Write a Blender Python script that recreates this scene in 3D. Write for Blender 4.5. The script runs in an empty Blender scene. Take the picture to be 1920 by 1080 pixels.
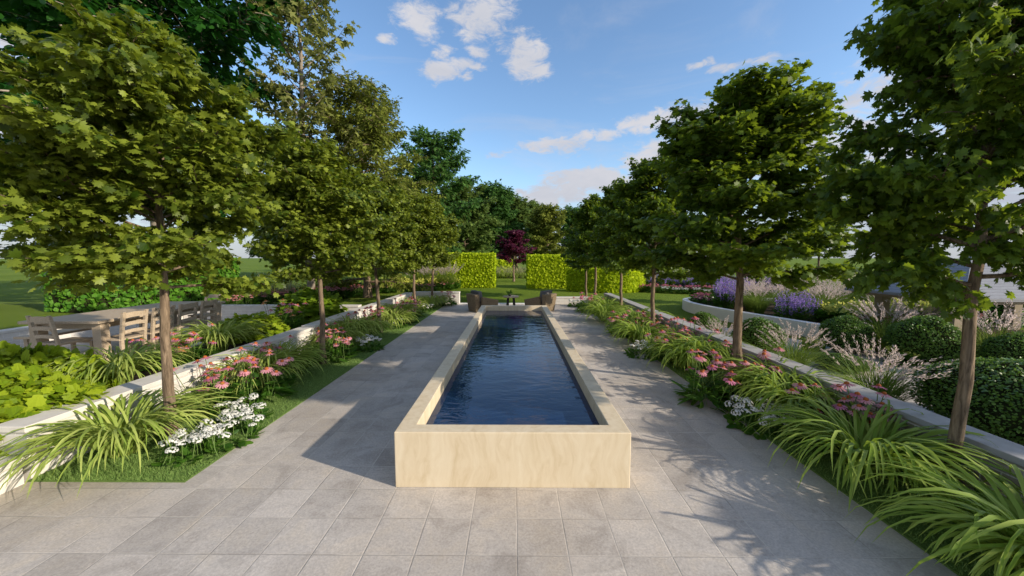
import bpy, math, random
import numpy as np
from mathutils import Vector, Matrix
R = math.radians
rng = np.random.default_rng(7)
random.seed(7)
SC = bpy.context.scene
COL = SC.collection

# ------------------------------------------------------------------ camera
CH, F, PITCH, YAW = 1.7, 680.0, R(4.79), R(0.40)
cam_d = bpy.data.cameras.new('camera')
cam = bpy.data.objects.new('camera', cam_d); COL.objects.link(cam)
cam.location = (0, 0, CH); cam.rotation_euler = (R(90) - PITCH, 0, YAW)
cam_d.sensor_width = 36; cam_d.lens = 36 * F / 1920
cam_d.clip_start = 0.05; cam_d.clip_end = 2000
SC.camera = cam
_f = (-math.sin(YAW) * math.cos(PITCH), math.cos(YAW) * math.cos(PITCH), -math.sin(PITCH))
_r = (math.cos(YAW), math.sin(YAW), 0)
_u = tuple(np.cross(_r, _f))
def ray(px, py):
    a, b = (px - 960) / F, (540 - py) / F
    return np.array([_f[i] + a * _r[i] + b * _u[i] for i in range(3)])
def gp(px, py, z=0.0):                     # photo point on the level z
    d = ray(px, py); t = (z - CH) / d[2]
    return (d[0] * t, d[1] * t, z)
def at(px, Y, z=0.0):                      # photo column at the distance Y
    u = (px - 960) / F
    cp, sp, cy, sy = math.cos(PITCH), math.sin(PITCH), math.cos(YAW), math.sin(YAW)
    X = (u * (Y * cy * cp - (z - CH) * sp) - Y * sy) / (cy + u * sy * cp)
    return (X, Y, z)

# ------------------------------------------------------------------ objects
def tag(o, label=None, cat=None, group=None, kind=None):
    if label: o['label'] = label
    if cat: o['category'] = cat
    if group: o['group'] = group
    if kind: o['kind'] = kind
    return o
def empty(name, loc=(0, 0, 0), rz=0.0, s=1.0):
    o = bpy.data.objects.new(name, None); COL.objects.link(o)
    o.empty_display_size = .1
    o.location = loc; o.rotation_euler = (0, 0, rz); o.scale = (s, s, s)
    return o
def link(name, me, parent=None, loc=(0, 0, 0), rot=(0, 0, 0)):
    o = bpy.data.objects.new(name, me); COL.objects.link(o)
    o.location = loc; o.rotation_euler = rot
    if parent: o.parent = parent
    return o
def dup(src, loc=None, rz=None, s=None):
    def rec(o, par):
        c = o.copy(); COL.objects.link(c)
        if par: c.parent = par
        for ch in KIDS.get(o.name, []):
            KIDS.setdefault(c.name, []).append(rec(ch, c))
        return c
    c = rec(src, None)
    if loc is not None: c.location = loc
    if rz is not None: c.rotation_euler = (0, 0, rz)
    if s is not None: c.scale = (s, s, s) if np.isscalar(s) else s
    return c
KIDS = {}
def child(name, me, parent, loc=(0, 0, 0), rot=(0, 0, 0), s=1.0):
    o = link(name, me, parent, loc, rot); o.scale = (s, s, s)
    KIDS.setdefault(parent.name, []).append(o)
    return o

class Geo:
    def __init__(s): s.v = []; s.l = []; s.n = []; s.m = []; s.sm = []; s.c = 0
    def add(s, v, faces, mat=0, smooth=False):
        v = np.asarray(v, float).reshape(-1, 3)
        sizes = np.array([len(f) for f in faces]); loops = np.concatenate([np.asarray(f) for f in faces])
        s.raw(v, loops, sizes, mat, smooth); return s
    def raw(s, v, loops, sizes, mat=0, smooth=False):
        s.v.append(v); s.l.append(loops + s.c); s.n.append(sizes)
        s.m.append(np.full(len(sizes), mat)); s.sm.append(np.full(len(sizes), smooth)); s.c += len(v)
    def box(s, c, d, rz=0.0, mat=0, top=(1, 1), sh=(0, 0)):
        x, y, z = d[0] / 2, d[1] / 2, d[2] / 2
        tx, ty = top
        v = np.array([[-x, -y, -z], [x, -y, -z], [x, y, -z], [-x, y, -z],
                      [-x * tx + sh[0], -y * ty + sh[1], z], [x * tx + sh[0], -y * ty + sh[1], z], [x * tx + sh[0], y * ty + sh[1], z], [-x * tx + sh[0], y * ty + sh[1], z]])
        if rz:
            ca, sa = math.cos(rz), math.sin(rz)
            v[:, :2] = np.c_[v[:, 0] * ca - v[:, 1] * sa, v[:, 0] * sa + v[:, 1] * ca]
        return s.add(v + np.array(c), [(0, 3, 2, 1), (4, 5, 6, 7), (0, 1, 5, 4), (1, 2, 6, 5), (2, 3, 7, 6), (3, 0, 4, 7)], mat)
    def tube(s, pts, rad, sides=6, mat=0, cap=True, smooth=True):
        pts = np.asarray(pts, float); n = len(pts)
        rad = np.full(n, rad) if np.isscalar(rad) else np.asarray(rad)
        t = np.gradient(pts, axis=0); t /= np.linalg.norm(t, axis=1)[:, None] + 1e-9
        ref = np.array([0, 0, 1.]) if abs(t[:, 2]).mean() < .9 else np.array([1., 0, 0])
        a = np.cross(t, ref); a /= np.linalg.norm(a, axis=1)[:, None] + 1e-9
        b = np.cross(t, a)
        th = np.arange(sides) * 2 * math.pi / sides
        v = pts[:, None] + rad[:, None, None] * (np.cos(th)[None, :, None] * a[:, None] + np.sin(th)[None, :, None] * b[:, None])
        i = np.arange(n - 1)[:, None] * sides; j = np.arange(sides)[None]; k = (j + 1) % sides
        q = np.stack([i + j, i + k, i + sides + k, i + sides + j], -1).reshape(-1)
        s.raw(v.reshape(-1, 3), q, np.full((n - 1) * sides, 4), mat, smooth)
        if cap:
            s.raw(v[-1], np.arange(sides), np.array([sides]), mat); s.raw(v[0], np.arange(sides)[::-1], np.array([sides]), mat)
        return s
    def lathe(s, prof, sides=20, c=(0, 0, 0), mat=0, smooth=True):
        th = np.arange(sides) * 2 * math.pi / sides
        v = np.array([[r * math.cos(a), r * math.sin(a), z] for r, z in prof for a in th]) + np.array(c)
        f = [(i * sides + j, i * sides + (j + 1) % sides, (i + 1) * sides + (j + 1) % sides, (i + 1) * sides + j)
             for i in range(len(prof) - 1) for j in range(sides)]
        return s.add(v, f, mat, smooth)
    def inst(s, tmpl, pos, tip, nrm, sc, mat=0, wid=None, smooth=False):
        """copies of a flat leaf template: local y runs to the tip, local z is the normal"""
        tv, tf = tmpl; pos = np.asarray(pos, float); N = len(pos)
        if N == 0: return s
        tip = tip / (np.linalg.norm(tip, axis=1)[:, None] + 1e-9)
        x = np.cross(tip, nrm); x /= np.linalg.norm(x, axis=1)[:, None] + 1e-9
        nz = np.cross(x, tip)
        sc = np.full(N, sc) if np.isscalar(sc) else sc
        w = sc if wid is None else sc * wid
        v = pos[:, None] + tv[None, :, 0:1] * (x * w[:, None])[:, None] + tv[None, :, 1:2] * (tip * sc[:, None])[:, None] + tv[None, :, 2:3] * (nz * sc[:, None])[:, None]
        nv = len(tv); lo = np.concatenate([np.asarray(f) for f in tf]); sz = np.array([len(f) for f in tf])
        s.raw(v.reshape(-1, 3), (lo[None] + (np.arange(N) * nv)[:, None]).ravel(), np.tile(sz, N), mat, smooth)
        return s
    def mesh(s, name, *mats):
        me = bpy.data.meshes.new(name)
        v = np.concatenate(s.v); l = np.concatenate(s.l).astype(np.int32); n = np.concatenate(s.n).astype(np.int32)
        me.vertices.add(len(v)); me.vertices.foreach_set('co', v.astype(np.float32).ravel())
        me.loops.add(len(l)); me.loops.foreach_set('vertex_index', l)
        me.polygons.add(len(n)); me.polygons.foreach_set('loop_start', np.concatenate([[0], np.cumsum(n)[:-1]]).astype(np.int32))
        for m in mats: me.materials.append(m)
        me.polygons.foreach_set('material_index', np.concatenate(s.m).astype(np.int32))
        me.polygons.foreach_set('use_smooth', np.concatenate(s.sm).astype(bool))
        me.update(calc_edges=True); me.validate()
        return me
def bevel(o, w=.006, seg=2):
    m = o.modifiers.new('bevel', 'BEVEL'); m.width = w; m.segments = seg; m.limit_method = 'ANGLE'
    return o
def unit(v): return v / (np.linalg.norm(v, axis=-1, keepdims=True) + 1e-9)

# ------------------------------------------------------------------ materials
class NT:
    def __init__(s, name):
        s.m = bpy.data.materials.new(name); s.m.use_nodes = True
        s.t = s.m.node_tree; s.t.nodes.clear()
        s.out = s.n('ShaderNodeOutputMaterial')
    def n(s, typ, **kw):
        nd = s.t.nodes.new(typ)
        for k, v in kw.items():
            if k.startswith('i_'):
                key = k[2:]; key = int(key) if key.isdigit() else key.replace('_', ' ')
                if isinstance(v, bpy.types.NodeSocket): s.t.links.new(v, nd.inputs[key])
                else: nd.inputs[key].default_value = v
            else: setattr(nd, k, v)
        return nd
    def math(s, op, a, b=0.0, c=None):
        nd = s.t.nodes.new('ShaderNodeMath'); nd.operation = op
        for i, v in enumerate((a, b) if c is None else (a, b, c)):
            if isinstance(v, bpy.types.NodeSocket): s.t.links.new(v, nd.inputs[i])
            else: nd.inputs[i].default_value = v
        return nd.outputs[0]
    def ramp(s, fac, stops):
        nd = s.t.nodes.new('ShaderNodeValToRGB'); s.t.links.new(fac, nd.inputs[0])
        e = nd.color_ramp.elements
        while len(e) < len(stops): e.new(.5)
        for x, (p, c) in zip(e, stops): x.position = p; x.color = (*c, 1) if len(c) == 3 else c
        return nd.outputs[0]
    def mix(s, fac, a, b, mode='MIX'):
        nd = s.t.nodes.new('ShaderNodeMix'); nd.data_type = 'RGBA'; nd.blend_type = mode
        for k, v in ((0, fac), (6, a), (7, b)):
            if isinstance(v, bpy.types.NodeSocket): s.t.links.new(v, nd.inputs[k])
            else: nd.inputs[k].default_value = v if k == 0 else ((*v, 1) if len(v) == 3 else v)
        return nd.outputs[2]
    def coord(s, scale=(1, 1, 1), kind='Object'):
        tc = s.n('ShaderNodeTexCoord'); mp = s.n('ShaderNodeMapping')
        mp.inputs['Scale'].default_value = scale
        s.t.links.new(tc.outputs[kind], mp.inputs[0]); return mp.outputs[0]
    def pos(s): return s.n('ShaderNodeNewGeometry').outputs['Position']
    def noise(s, vec, scale, detail=4, rough=.55, dist=0.0):
        return s.n('ShaderNodeTexNoise', i_Vector=vec, i_Scale=scale, i_Detail=detail, i_Roughness=rough, i_Distortion=dist).outputs[0]
    def bump(s, h, strength=.3, dist=.01):
        return s.n('ShaderNodeBump', i_Height=h, i_Strength=strength, i_Distance=dist).outputs[0]
    def done(s, sh): s.t.links.new(sh, s.out.inputs[0]); return s.m
    def pbr(s, col, rough=.6, normal=None, spec=.5, metal=0.0):
        p = s.n('ShaderNodeBsdfPrincipled')
        for k, v in (('Base Color', col), ('Roughness', rough), ('Normal', normal), ('Specular IOR Level', spec), ('Metallic', metal)):
            if v is None: continue
            if isinstance(v, bpy.types.NodeSocket): s.t.links.new(v, p.inputs[k])
            else: p.inputs[k].default_value = (*v, 1) if k == 'Base Color' else v
        return p.outputs[0]

def leaf_mat(name, a, b, trans=.35, rough=.5, spec=.35, tcol=None, w=.5):
    """leaf: every leaf takes its own colour between a and b; light also passes through"""
    t = NT(name)
    g = t.n('ShaderNodeNewGeometry').outputs['Random Per Island']
    c = t.ramp(g, [(0, a), (w, tuple((x + y) / 2 for x, y in zip(a, b))), (1, b)])
    n = t.noise(t.coord((1, 1, 1)), 3.0, 2)
    c = t.mix(t.math('MULTIPLY', n, .5), c, tuple(x * .7 for x in a))
    p = t.pbr(c, rough, None, spec)
    tr = t.n('ShaderNodeBsdfTranslucent', i_Color=t.mix(.75, c, tcol or tuple(min(1, x * 1.5) for x in b)))
    ms = t.n('ShaderNodeMixShader', i_0=trans, i_1=p, i_2=tr.outputs[0])
    return t.done(ms.outputs[0])
def flat_mat(name, a, b=None, scale=6, rough=.7, spec=.3, bump=.0, stretch=(1, 1, 1), dist=.01):
    t = NT(name); v = t.coord(stretch); n = t.noise(v, scale, 5)
    c = t.ramp(n, [(.3, a), (.7, b or tuple(x * .8 for x in a))])
    return t.done(t.pbr(c, rough, t.bump(n, bump, dist) if bump else None, spec))

M = {}
M['maple'] = leaf_mat('maple leaf', (.016, .042, .003), (.27, .33, .04), .24, .45, .2, (.48, .58, .03))
M['maple_cool'] = leaf_mat('cool maple leaf', (.014, .042, .004), (.14, .22, .024), .30, .45, .2, (.40, .55, .03))
M['dark_leaf'] = leaf_mat('dark green leaf', (.008, .045, .006), (.03, .12, .014), .3, .5, .15, (.06, .22, .02))
M['olive_leaf'] = leaf_mat('olive needle', (.085, .115, .014), (.25, .285, .05), .25, .6, .1)
M['sparse_leaf'] = leaf_mat('greyish leaf', (.10, .125, .03), (.30, .32, .09), .3, .5, .12)
M['mid_leaf'] = leaf_mat('mid green leaf', (.035, .09, .018), (.10, .21, .045), .3, .5, .1)
M['wood_leaf'] = leaf_mat('woodland leaf', (.045, .095, .02), (.17, .24, .055), .3, .5, .1)
M['purple_leaf'] = leaf_mat('purple leaf', (.05, .008, .022), (.14, .028, .065), .3, .5, .15, (.25, .04, .10))
M['lime_hedge'] = leaf_mat('lime hedge leaf', (.26, .37, .010), (.60, .70, .028), .38, .55, .1, (.62, .75, .02))
M['green_hedge'] = leaf_mat('green hedge leaf', (.05, .16, .014), (.14, .30, .028), .25, .5, .15)
M['box'] = leaf_mat('box leaf', (.05, .12, .016), (.16, .28, .042), .22, .42, .3)
M['lily'] = leaf_mat('daylily blade', (.21, .32, .05), (.52, .58, .17), .32, .5, .15, (.50, .62, .06))
M['lily_cool'] = leaf_mat('cool daylily blade', (.16, .27, .035), (.42, .51, .12), .34, .5, .15, (.42, .58, .06))
M['perennial'] = leaf_mat('perennial leaf', (.028, .085, .01), (.10, .21, .022), .3, .5, .15)
M['heuchera'] = leaf_mat('lime foliage', (.12, .21, .008), (.36, .45, .025), .3, .5, .15, (.48, .56, .03))
M['ferny'] = leaf_mat('lobed bush leaf', (.08, .16, .008), (.22, .32, .022), .32, .5, .15)
M['grass_blade'] = leaf_mat('fine grass blade', (.07, .14, .018), (.20, .28, .045), .3, .55, .12)
M['plume'] = leaf_mat('grass plume', (.42, .33, .33), (.68, .56, .52), .4, .8, .1)
M['pale_blade'] = leaf_mat('pale reed', (.28, .30, .14), (.50, .48, .27), .3, .6, .1)
M['turf'] = leaf_mat('turf blade', (.14, .25, .06), (.31, .43, .13), .3, .6, .1)
M['pink'] = leaf_mat('pink petal', (.68, .27, .36), (.86, .46, .50), .35, .6, .2, (.9, .4, .5))
M['magenta'] = leaf_mat('magenta petal', (.46, .12, .25), (.66, .25, .40), .35, .6, .2)
M['peach'] = leaf_mat('peach petal', (.72, .42, .16), (.82, .55, .28), .35, .6, .2)
M['cone'] = flat_mat('flower cone', (.42, .13, .03), (.24, .06, .015), 90, .8)
M['stem'] = flat_mat('green stem', (.09, .16, .03), (.12, .19, .05), 8)
M['white_petal'] = leaf_mat('white petal', (.72, .72, .68), (.84, .84, .80), .3, .6, .2, (.8, .8, .75))
M['purple_petal'] = leaf_mat('violet floret', (.22, .13, .50), (.42, .28, .72), .35, .6, .2)
M['yellow_petal'] = leaf_mat('yellow green flower', (.42, .46, .06), (.62, .62, .16), .3, .6, .2)
M['soil'] = flat_mat('soil', (.035, .025, .017), (.07, .05, .03), 18, .95, .1, .5)
M['core'] = flat_mat('twiggy shade', (.018, .022, .010), (.03, .035, .014), 12, 1, 0)
M['lime_core'] = flat_mat('lime hedge inside', (.28, .36, .008), (.48, .57, .015), 30, 1, 0)
M['dark_seat'] = flat_mat('grey cushion', (.10, .10, .105), (.14, .14, .145), 60, .9, .2, .1)
M['black_metal'] = flat_mat('dark metal', (.02, .02, .02), (.03, .03, .03), 10, .5)

def bark(name, a, b):
    t = NT(name); v = t.coord((1, 1, .16)); n = t.noise(v, 34, 6, .65, .6); n2 = t.noise(t.coord(), 5, 3)
    c = t.mix(t.math('MULTIPLY', n2, .5), t.ramp(n, [(.36, a), (.62, b)]), tuple(x * .8 for x in b))
    return t.done(t.pbr(c, .9, t.bump(n, .9, .012), .15))
M['bark'] = bark('grooved brown bark', (.035, .024, .016), (.27, .20, .135))
M['bark_pale'] = bark('pale grey bark', (.14, .115, .09), (.34, .29, .23))

def wood(name, a, b):
    t = NT(name); v = t.coord((1, 1, 1)); n0 = t.noise(v, 2.5, 2)
    g = t.noise(t.coord((60, 5, 60)), 1.2, 4, .6, .3)
    c = t.mix(t.math('MULTIPLY', n0, .5), t.ramp(g, [(.3, a), (.7, b)]), a)
    return t.done(t.pbr(c, .65, t.bump(g, .12, .003), .3))
M['teak'] = wood('weathered teak', (.34, .265, .18), (.54, .44, .32))
M['post'] = wood('tan post', (.25, .20, .14), (.34, .28, .21))

def paving():
    t = NT('grey stone paving'); T = .295
    sp = t.n('ShaderNodeSeparateXYZ', i_Vector=t.pos()); x, y = sp.outputs[0], sp.outputs[1]
    fx = t.math('DIVIDE', t.math('ADD', x, 40 * T - .015), T); fy = t.math('DIVIDE', t.math('ADD', y, 40 * T - 2.53 % T), T)
    cx, cy = t.math('FLOOR', fx), t.math('FLOOR', fy)
    cell = t.n('ShaderNodeCombineXYZ', i_X=cx, i_Y=cy).outputs[0]
    wn = t.n('ShaderNodeTexWhiteNoise', noise_dimensions='2D', i_Vector=cell)
    def edge(f):
        q = t.math('FRACT', f); return t.math('MINIMUM', q, t.math('SUBTRACT', 1.0, q))
    wob = t.math('MULTIPLY', t.math('SUBTRACT', t.noise(t.pos(), 45, 3), .5), .018)
    ed = t.math('ADD', t.math('MINIMUM', edge(fx), edge(fy)), wob)
    # each slab shifts the noise, so no two slabs carry the same figure
    off = t.n('ShaderNodeVectorMath', operation='MULTIPLY_ADD', i_0=wn.outputs['Color'], i_1=(9, 9, 9), i_2=t.pos()).outputs[0]
    fine = t.noise(off, 70, 6, .7); mid = t.noise(off, 9, 5, .6, .5); big = t.noise(t.pos(), .7, 3)
    c = t.ramp(fine, [(.30, (.36, .328, .30)), (.5, (.515, .472, .435)), (.72, (.685, .632, .578))])
    c = t.mix(t.math('MULTIPLY', mid, .75), c, (.37, .35, .335))
    sm = t.noise(t.pos(), 3.1, 6, .68, .8)
    c = t.mix(1.0, c, t.ramp(sm, [(.34, (.80, .79, .78)), (.5, (1, 1, 1)), (.68, (1.06, 1.03, .97))]), 'MULTIPLY')
    br = t.math('ADD', .88, t.math('MULTIPLY', wn.outputs['Value'], .2))
    c = t.mix(1.0, c, t.n('ShaderNodeCombineColor', i_0=br, i_1=br, i_2=t.math('MULTIPLY', br, .985)).outputs[0], 'MULTIPLY')
    st = t.ramp(big, [(.42, (1, 1, 1)), (.7, (.86, .82, .76))]); c = t.mix(1.0, c, st, 'MULTIPLY')
    gc = t.ramp(t.noise(t.pos(), 2.2, 3), [(.40, (.25, .23, .20)), (.60, (.56, .52, .46))])
    m = t.math('MULTIPLY', t.ramp(ed, [(.006, (1, 1, 1)), (.018, (0, 0, 0))]), t.ramp(t.noise(t.pos(), 1.3, 4, .6), [(.35, (.25, .25, .25)), (.65, (1, 1, 1))]))
    c = t.mix(m, c, gc)
    h = t.math('SUBTRACT', t.math('MULTIPLY', fine, .35), t.math('MULTIPLY', m, .8))
    return t.done(t.pbr(c, .72, t.bump(h, .45, .006), .3))
M['paving'] = paving()

def lawn(name, a, b, fine=160, far=(.16, .22, .03)):
    t = NT(name); p = t.pos()
    f = t.noise(p, fine, 4, .75); m = t.noise(p, 2.2, 5, .6); g = t.noise(p, .16, 3)
    c = t.mix(f, a, b); c = t.mix(t.math('MULTIPLY', m, .55), c, tuple(x * .72 for x in a))
    c = t.mix(t.ramp(g, [(.42, (0, 0, 0)), (.75, (1, 1, 1))]), c, far)
    h = t.math('ADD', f, t.math('MULTIPLY', m, .6))
    return t.done(t.pbr(c, .95, t.bump(h, .9, .03), .08))
M['lawn'] = lawn('mown lawn', (.075, .135, .012), (.17, .235, .022))
M['turf_ground'] = lawn('bed turf', (.11, .21, .045), (.27, .39, .11), 220, (.19, .30, .08))

def travertine():
    t = NT('cream stone'); v = t.coord((1, 1, 1)); w = t.noise(v, 2.2, 3, .6)
    d = t.n('ShaderNodeVectorMath', operation='MULTIPLY_ADD', i_0=t.n('ShaderNodeTexNoise', i_Vector=v, i_Scale=1.6, i_Detail=3).outputs['Color'], i_1=(.35, .35, .9), i_2=v).outputs[0]
    mp = t.n('ShaderNodeMapping', i_Vector=d); mp.inputs['Scale'].default_value = (8, 8, 1.0)
    g = t.noise(mp.outputs[0], 2.0, 6, .62, .4); fine = t.noise(v, 120, 3)
    c = t.ramp(g, [(.28, (.54, .43, .27)), (.48, (.64, .535, .37)), (.72, (.71, .62, .46))])
    c = t.mix(t.math('MULTIPLY', w, .35), c, (.60, .51, .36))
    c = t.mix(t.math('MULTIPLY', fine, .14), c, (.40, .31, .19))
    return t.done(t.pbr(c, .6, t.bump(fine, .08, .003), .35))
M['stone'] = travertine()

def brick_white(name, a, b):
    t = NT(name); tc = t.n('ShaderNodeNewGeometry'); sp = t.n('ShaderNodeSeparateXYZ', i_Vector=tc.outputs['Position'])
    nn = t.n('ShaderNodeSeparateXYZ', i_Vector=tc.outputs['Normal'])
    ax = t.math('GREATER_THAN', t.math('ABSOLUTE', nn.outputs[0]), .6)
    u = t.math('ADD', t.math('MULTIPLY', ax, sp.outputs[1]), t.math('MULTIPLY', t.math('SUBTRACT', 1.0, ax), sp.outputs[0]))
    vec = t.n('ShaderNodeCombineXYZ', i_X=u, i_Y=sp.outputs[2]).outputs[0]
    br = t.n('ShaderNodeTexBrick', i_Vector=vec, i_Scale=1.0, i_Mortar_Size=.005, i_Brick_Width=.21, i_Row_Height=.072, i_Mortar_Smooth=.25, i_Bias=-.1)
    br.inputs['Color1'].default_value = (*a, 1); br.inputs['Color2'].default_value = (*b, 1); br.inputs['Mortar'].default_value = (.74, .72, .68, 1)
    f = t.noise(tc.outputs['Position'], 55, 4); c = t.mix(t.math('MULTIPLY', f, .3), br.outputs['Color'], tuple(x * .78 for x in b))
    h = t.math('SUBTRACT', t.math('MULTIPLY', f, .3), br.outputs['Fac'])
    return t.done(t.pbr(c, .8, t.bump(h, .5, .006), .2))
M['brick'] = brick_white('pale painted brick', (.66, .63, .575), (.56, .53, .48))
M['brick_tan'] = brick_white('tan brick', (.42, .37, .30), (.33, .28, .22))
M['cap_shaded'] = flat_mat('shade toned coping stone', (.40, .39, .38), (.31, .30, .29), 9, .75, .25, .08)  # right wall coping: its shade is put into a darker grey base colour
M['cap'] = flat_mat('pale coping stone', (.64, .61, .555), (.56, .53, .48), 9, .75, .25, .08)
M['render'] = flat_mat('white rendered wall', (.72, .71, .68), (.66, .65, .62), 4, .8)

def wicker():
    t = NT('brown wicker'); v = t.coord()
    w1 = t.n('ShaderNodeTexWave', wave_type='BANDS', bands_direction='Z', i_Vector=v, i_Scale=34.0, i_Distortion=.4)
    w2 = t.n('ShaderNodeTexWave', wave_type='BANDS', bands_direction='DIAGONAL', i_Vector=v, i_Scale=26.0, i_Distortion=.4)
    h = t.math('MULTIPLY', w1.outputs['Fac'], w2.outputs['Fac'])
    c = t.ramp(h, [(0, (.10, .07, .04)), (.5, (.33, .25, .15)), (1, (.48, .38, .25))])
    return t.done(t.pbr(c, .6, t.bump(h, .7, .01), .3))
M['wicker'] = wicker()

def water():
    t = NT('dark pool water'); p = t.pos()
    mp = t.n('ShaderNodeMapping', i_Vector=p); mp.inputs['Scale'].default_value = (1, 1.9, 1); mp.inputs['Rotation'].default_value = (0, 0, R(14))
    n1 = t.noise(mp.outputs[0], 3.2, 3, .5, .7); n2 = t.noise(mp.outputs[0], 9.0, 2, .5, .4)
    h = t.math('ADD', n1, t.math('MULTIPLY', n2, .25))
    s = t.pbr((.007, .022, .066), .03, t.bump(h, .085, .05), .5)
    nd = s.node; nd.inputs['IOR'].default_value = 1.33
    return t.done(s)
M['water'] = water()

# ------------------------------------------------------------------ leaf templates
def halves(half, fold=.22, droop=.16):
    r = [(x, y) for x, y in half]; k = len(r)
    pts = r + [(-x, y) for x, y in r[1:-1]]
    v = np.array([(x, y, -fold * abs(x) - droop * y * y) for x, y in pts])
    a = tuple(range(k)); b = (0,) + (k - 1,) + tuple(range(k + len(r) - 3, k - 1, -1))
    return v, [a, b]
LOBED = halves([(0, 0), (.26, -.06), (.17, .11), (.60, .16), (.45, .26), (.50, .37), (.28, .42), (.52, .70), (.31, .67), (.27, .80), (.14, .74), (0, 1.02)])
ROUND = halves([(0, 0), (.34, -.12), (.42, .08), (.58, .2), (.50, .38), (.56, .58), (.34, .66), (.28, .86), (0, .92)], .18, .22)
OVAL = halves([(0, 0), (.22, .18), (.30, .45), (.18, .8), (0, 1)], .25, .15)
LANCE = halves([(0, 0), (.11, .15), (.15, .45), (.08, .8), (0, 1)], .3, .35)
QUAD = (np.array([(0, 0, 0), (.35, .45, -.05), (0, 1, -.1), (-.35, .45, -.05)]), [(0, 1, 2, 3)])
SPRAY = (np.array([(0, 0, 0), (.25, .3, 0), (.10, .42, 0), (.42, .62, -.05), (.14, .72, -.03), (0, 1.1, -.12), (-.12, .7, -.03), (-.40, .66, -.05), (-.1, .4, 0), (-.28, .26, 0)]), [tuple(range(10))])
PETAL = halves([(0, 0), (.09, .25), (.13, .7), (.07, .96), (0, 1)], .2, .22)

# ------------------------------------------------------------------ trees
def curve_pts(p0, d0, L, n, bend, wob, rs):
    p = [np.array(p0, float)]; d = np.array(d0, float)
    for i in range(n):
        d = d + np.array(bend) / n + rs.normal(0, wob, 3); d /= np.linalg.norm(d)
        p.append(p[-1] + d * L / n)
    return np.array(p)
def make_tree(seed, H, z0, prof, nlimb, r0, leaf, lsize, per_m, elev=(8, 60), tw_len=.42, tw_step=.16, droop=.5, tilt=.55, lean=.02,
              spread=.05, upbend=.15, bark_mat='bark', leaf_mat_='maple', gapiness=.0, wid=None, sides=8, twig_tubes=True, maxleaf=60000, fork=False, top_pts=True):
    rs = np.random.default_rng(seed)
    T, L = Geo(), Geo()
    n = 14
    tz = np.linspace(0, H * .97, n); wob = np.cumsum(rs.normal(0, lean, (n, 2)), 0); wob -= wob[0]
    tr = np.c_[wob, tz]
    rr = r0 * (1 - tz / H) ** .85 + .006; rr[0] *= 1.3
    T.tube(tr, rr, sides)
    pos, tip, nrm = [], [], []
    def leaves_on(pts, cnt, start=.15):
        if cnt <= 0: return
        seg = len(pts) - 1
        u = start + (1 - start) * rs.random(cnt); k = np.minimum((u * seg).astype(int), seg - 1); f = u * seg - k
        p = pts[k] * (1 - f)[:, None] + pts[k + 1] * f[:, None]; d = unit(pts[k + 1] - pts[k])
        side = unit(np.cross(d, np.array([0, 0, 1.])) + 1e-6) * rs.choice([-1, 1], cnt)[:, None]
        tp = unit(d * rs.uniform(.2, 1, (cnt, 1)) + side * rs.uniform(.2, 1.1, (cnt, 1)) + rs.normal(0, .3, (cnt, 3)) + np.array([0, 0, -droop]))
        pos.append(p + side * spread * rs.random((cnt, 1)) + rs.normal(0, spread * .6, (cnt, 3)))
        tip.append(tp)
        nrm.append(unit(np.array([0, 0, 1.]) + rs.normal(0, tilt, (cnt, 3))))
    for i in range(nlimb):
        t = ((i + .3 * rs.random()) / nlimb) ** .9
        z = z0 + (H * .95 - z0) * t
        base = np.array([np.interp(z, tz, tr[:, 0]), np.interp(z, tz, tr[:, 1]), z])
        az = i * 2.39996 + rs.normal(0, .25)
        ln = prof(t) * rs.uniform(.78, 1.12)
        if gapiness and rs.random() < gapiness: ln *= rs.uniform(.35, .7)
        el = R(elev[0] + (elev[1] - elev[0]) * t + rs.normal(0, 6))
        d = np.array([math.cos(az) * math.cos(el), math.sin(az) * math.cos(el), math.sin(el)])
        pts = curve_pts(base, d, ln, 7, (0, 0, upbend - .25 * (1 - t)), .07, rs)
        lr = max(.008, np.interp(z, tz, rr) * .45)
        T.tube(pts, np.linspace(lr, .004, len(pts)), 5, cap=False)
        leaves_on(pts, int(ln * per_m * .6), .35)
        m = max(2, int(ln / tw_step))
        for j in range(m):
            s = .22 + .78 * (j + rs.random()) / m
            k = min(int(s * 7), 6); p = pts[k] + (pts[k + 1] - pts[k]) * (s * 7 - k); dd = unit(pts[k + 1] - pts[k])
            sd = unit(np.cross(dd, [0, 0, 1.])) * (1 if j % 2 else -1)
            td = unit(dd * .7 + sd * rs.uniform(.5, 1.1) + np.array([0, 0, rs.normal(.05, .28)]))
            tl = tw_len * ln ** .5 * (1.15 - .6 * s) * rs.uniform(.6, 1.25)
            tp = curve_pts(p, td, tl, 4, (0, 0, -.25), .10, rs)
            if twig_tubes: T.tube(tp, np.linspace(lr * .4 + .002, .0018, 5), 3, cap=False)
            leaves_on(tp, int(tl * per_m), .1)
    if top_pts:
        for j in range(8):
            az = j * .8; leaves_on(curve_pts(tr[-2], (math.cos(az) * .6, math.sin(az) * .6, 1), prof(.97) * .8 + .12, 4, (0, 0, -.3), .15, rs), int(per_m * .35), 0)
    pos, tip, nrm = np.concatenate(pos), np.concatenate(tip), np.concatenate(nrm)
    if len(pos) > maxleaf:
        q = rs.permutation(len(pos))[:maxleaf]; pos, tip, nrm = pos[q], tip[q], nrm[q]
    L.inst(leaf, pos, tip, nrm, lsize * rs.uniform(.65, 1.25, len(pos)), 0, wid)
    return T.mesh('trunk', M[bark_mat]), L.mesh('crown', M[leaf_mat_]), len(pos)
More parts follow.
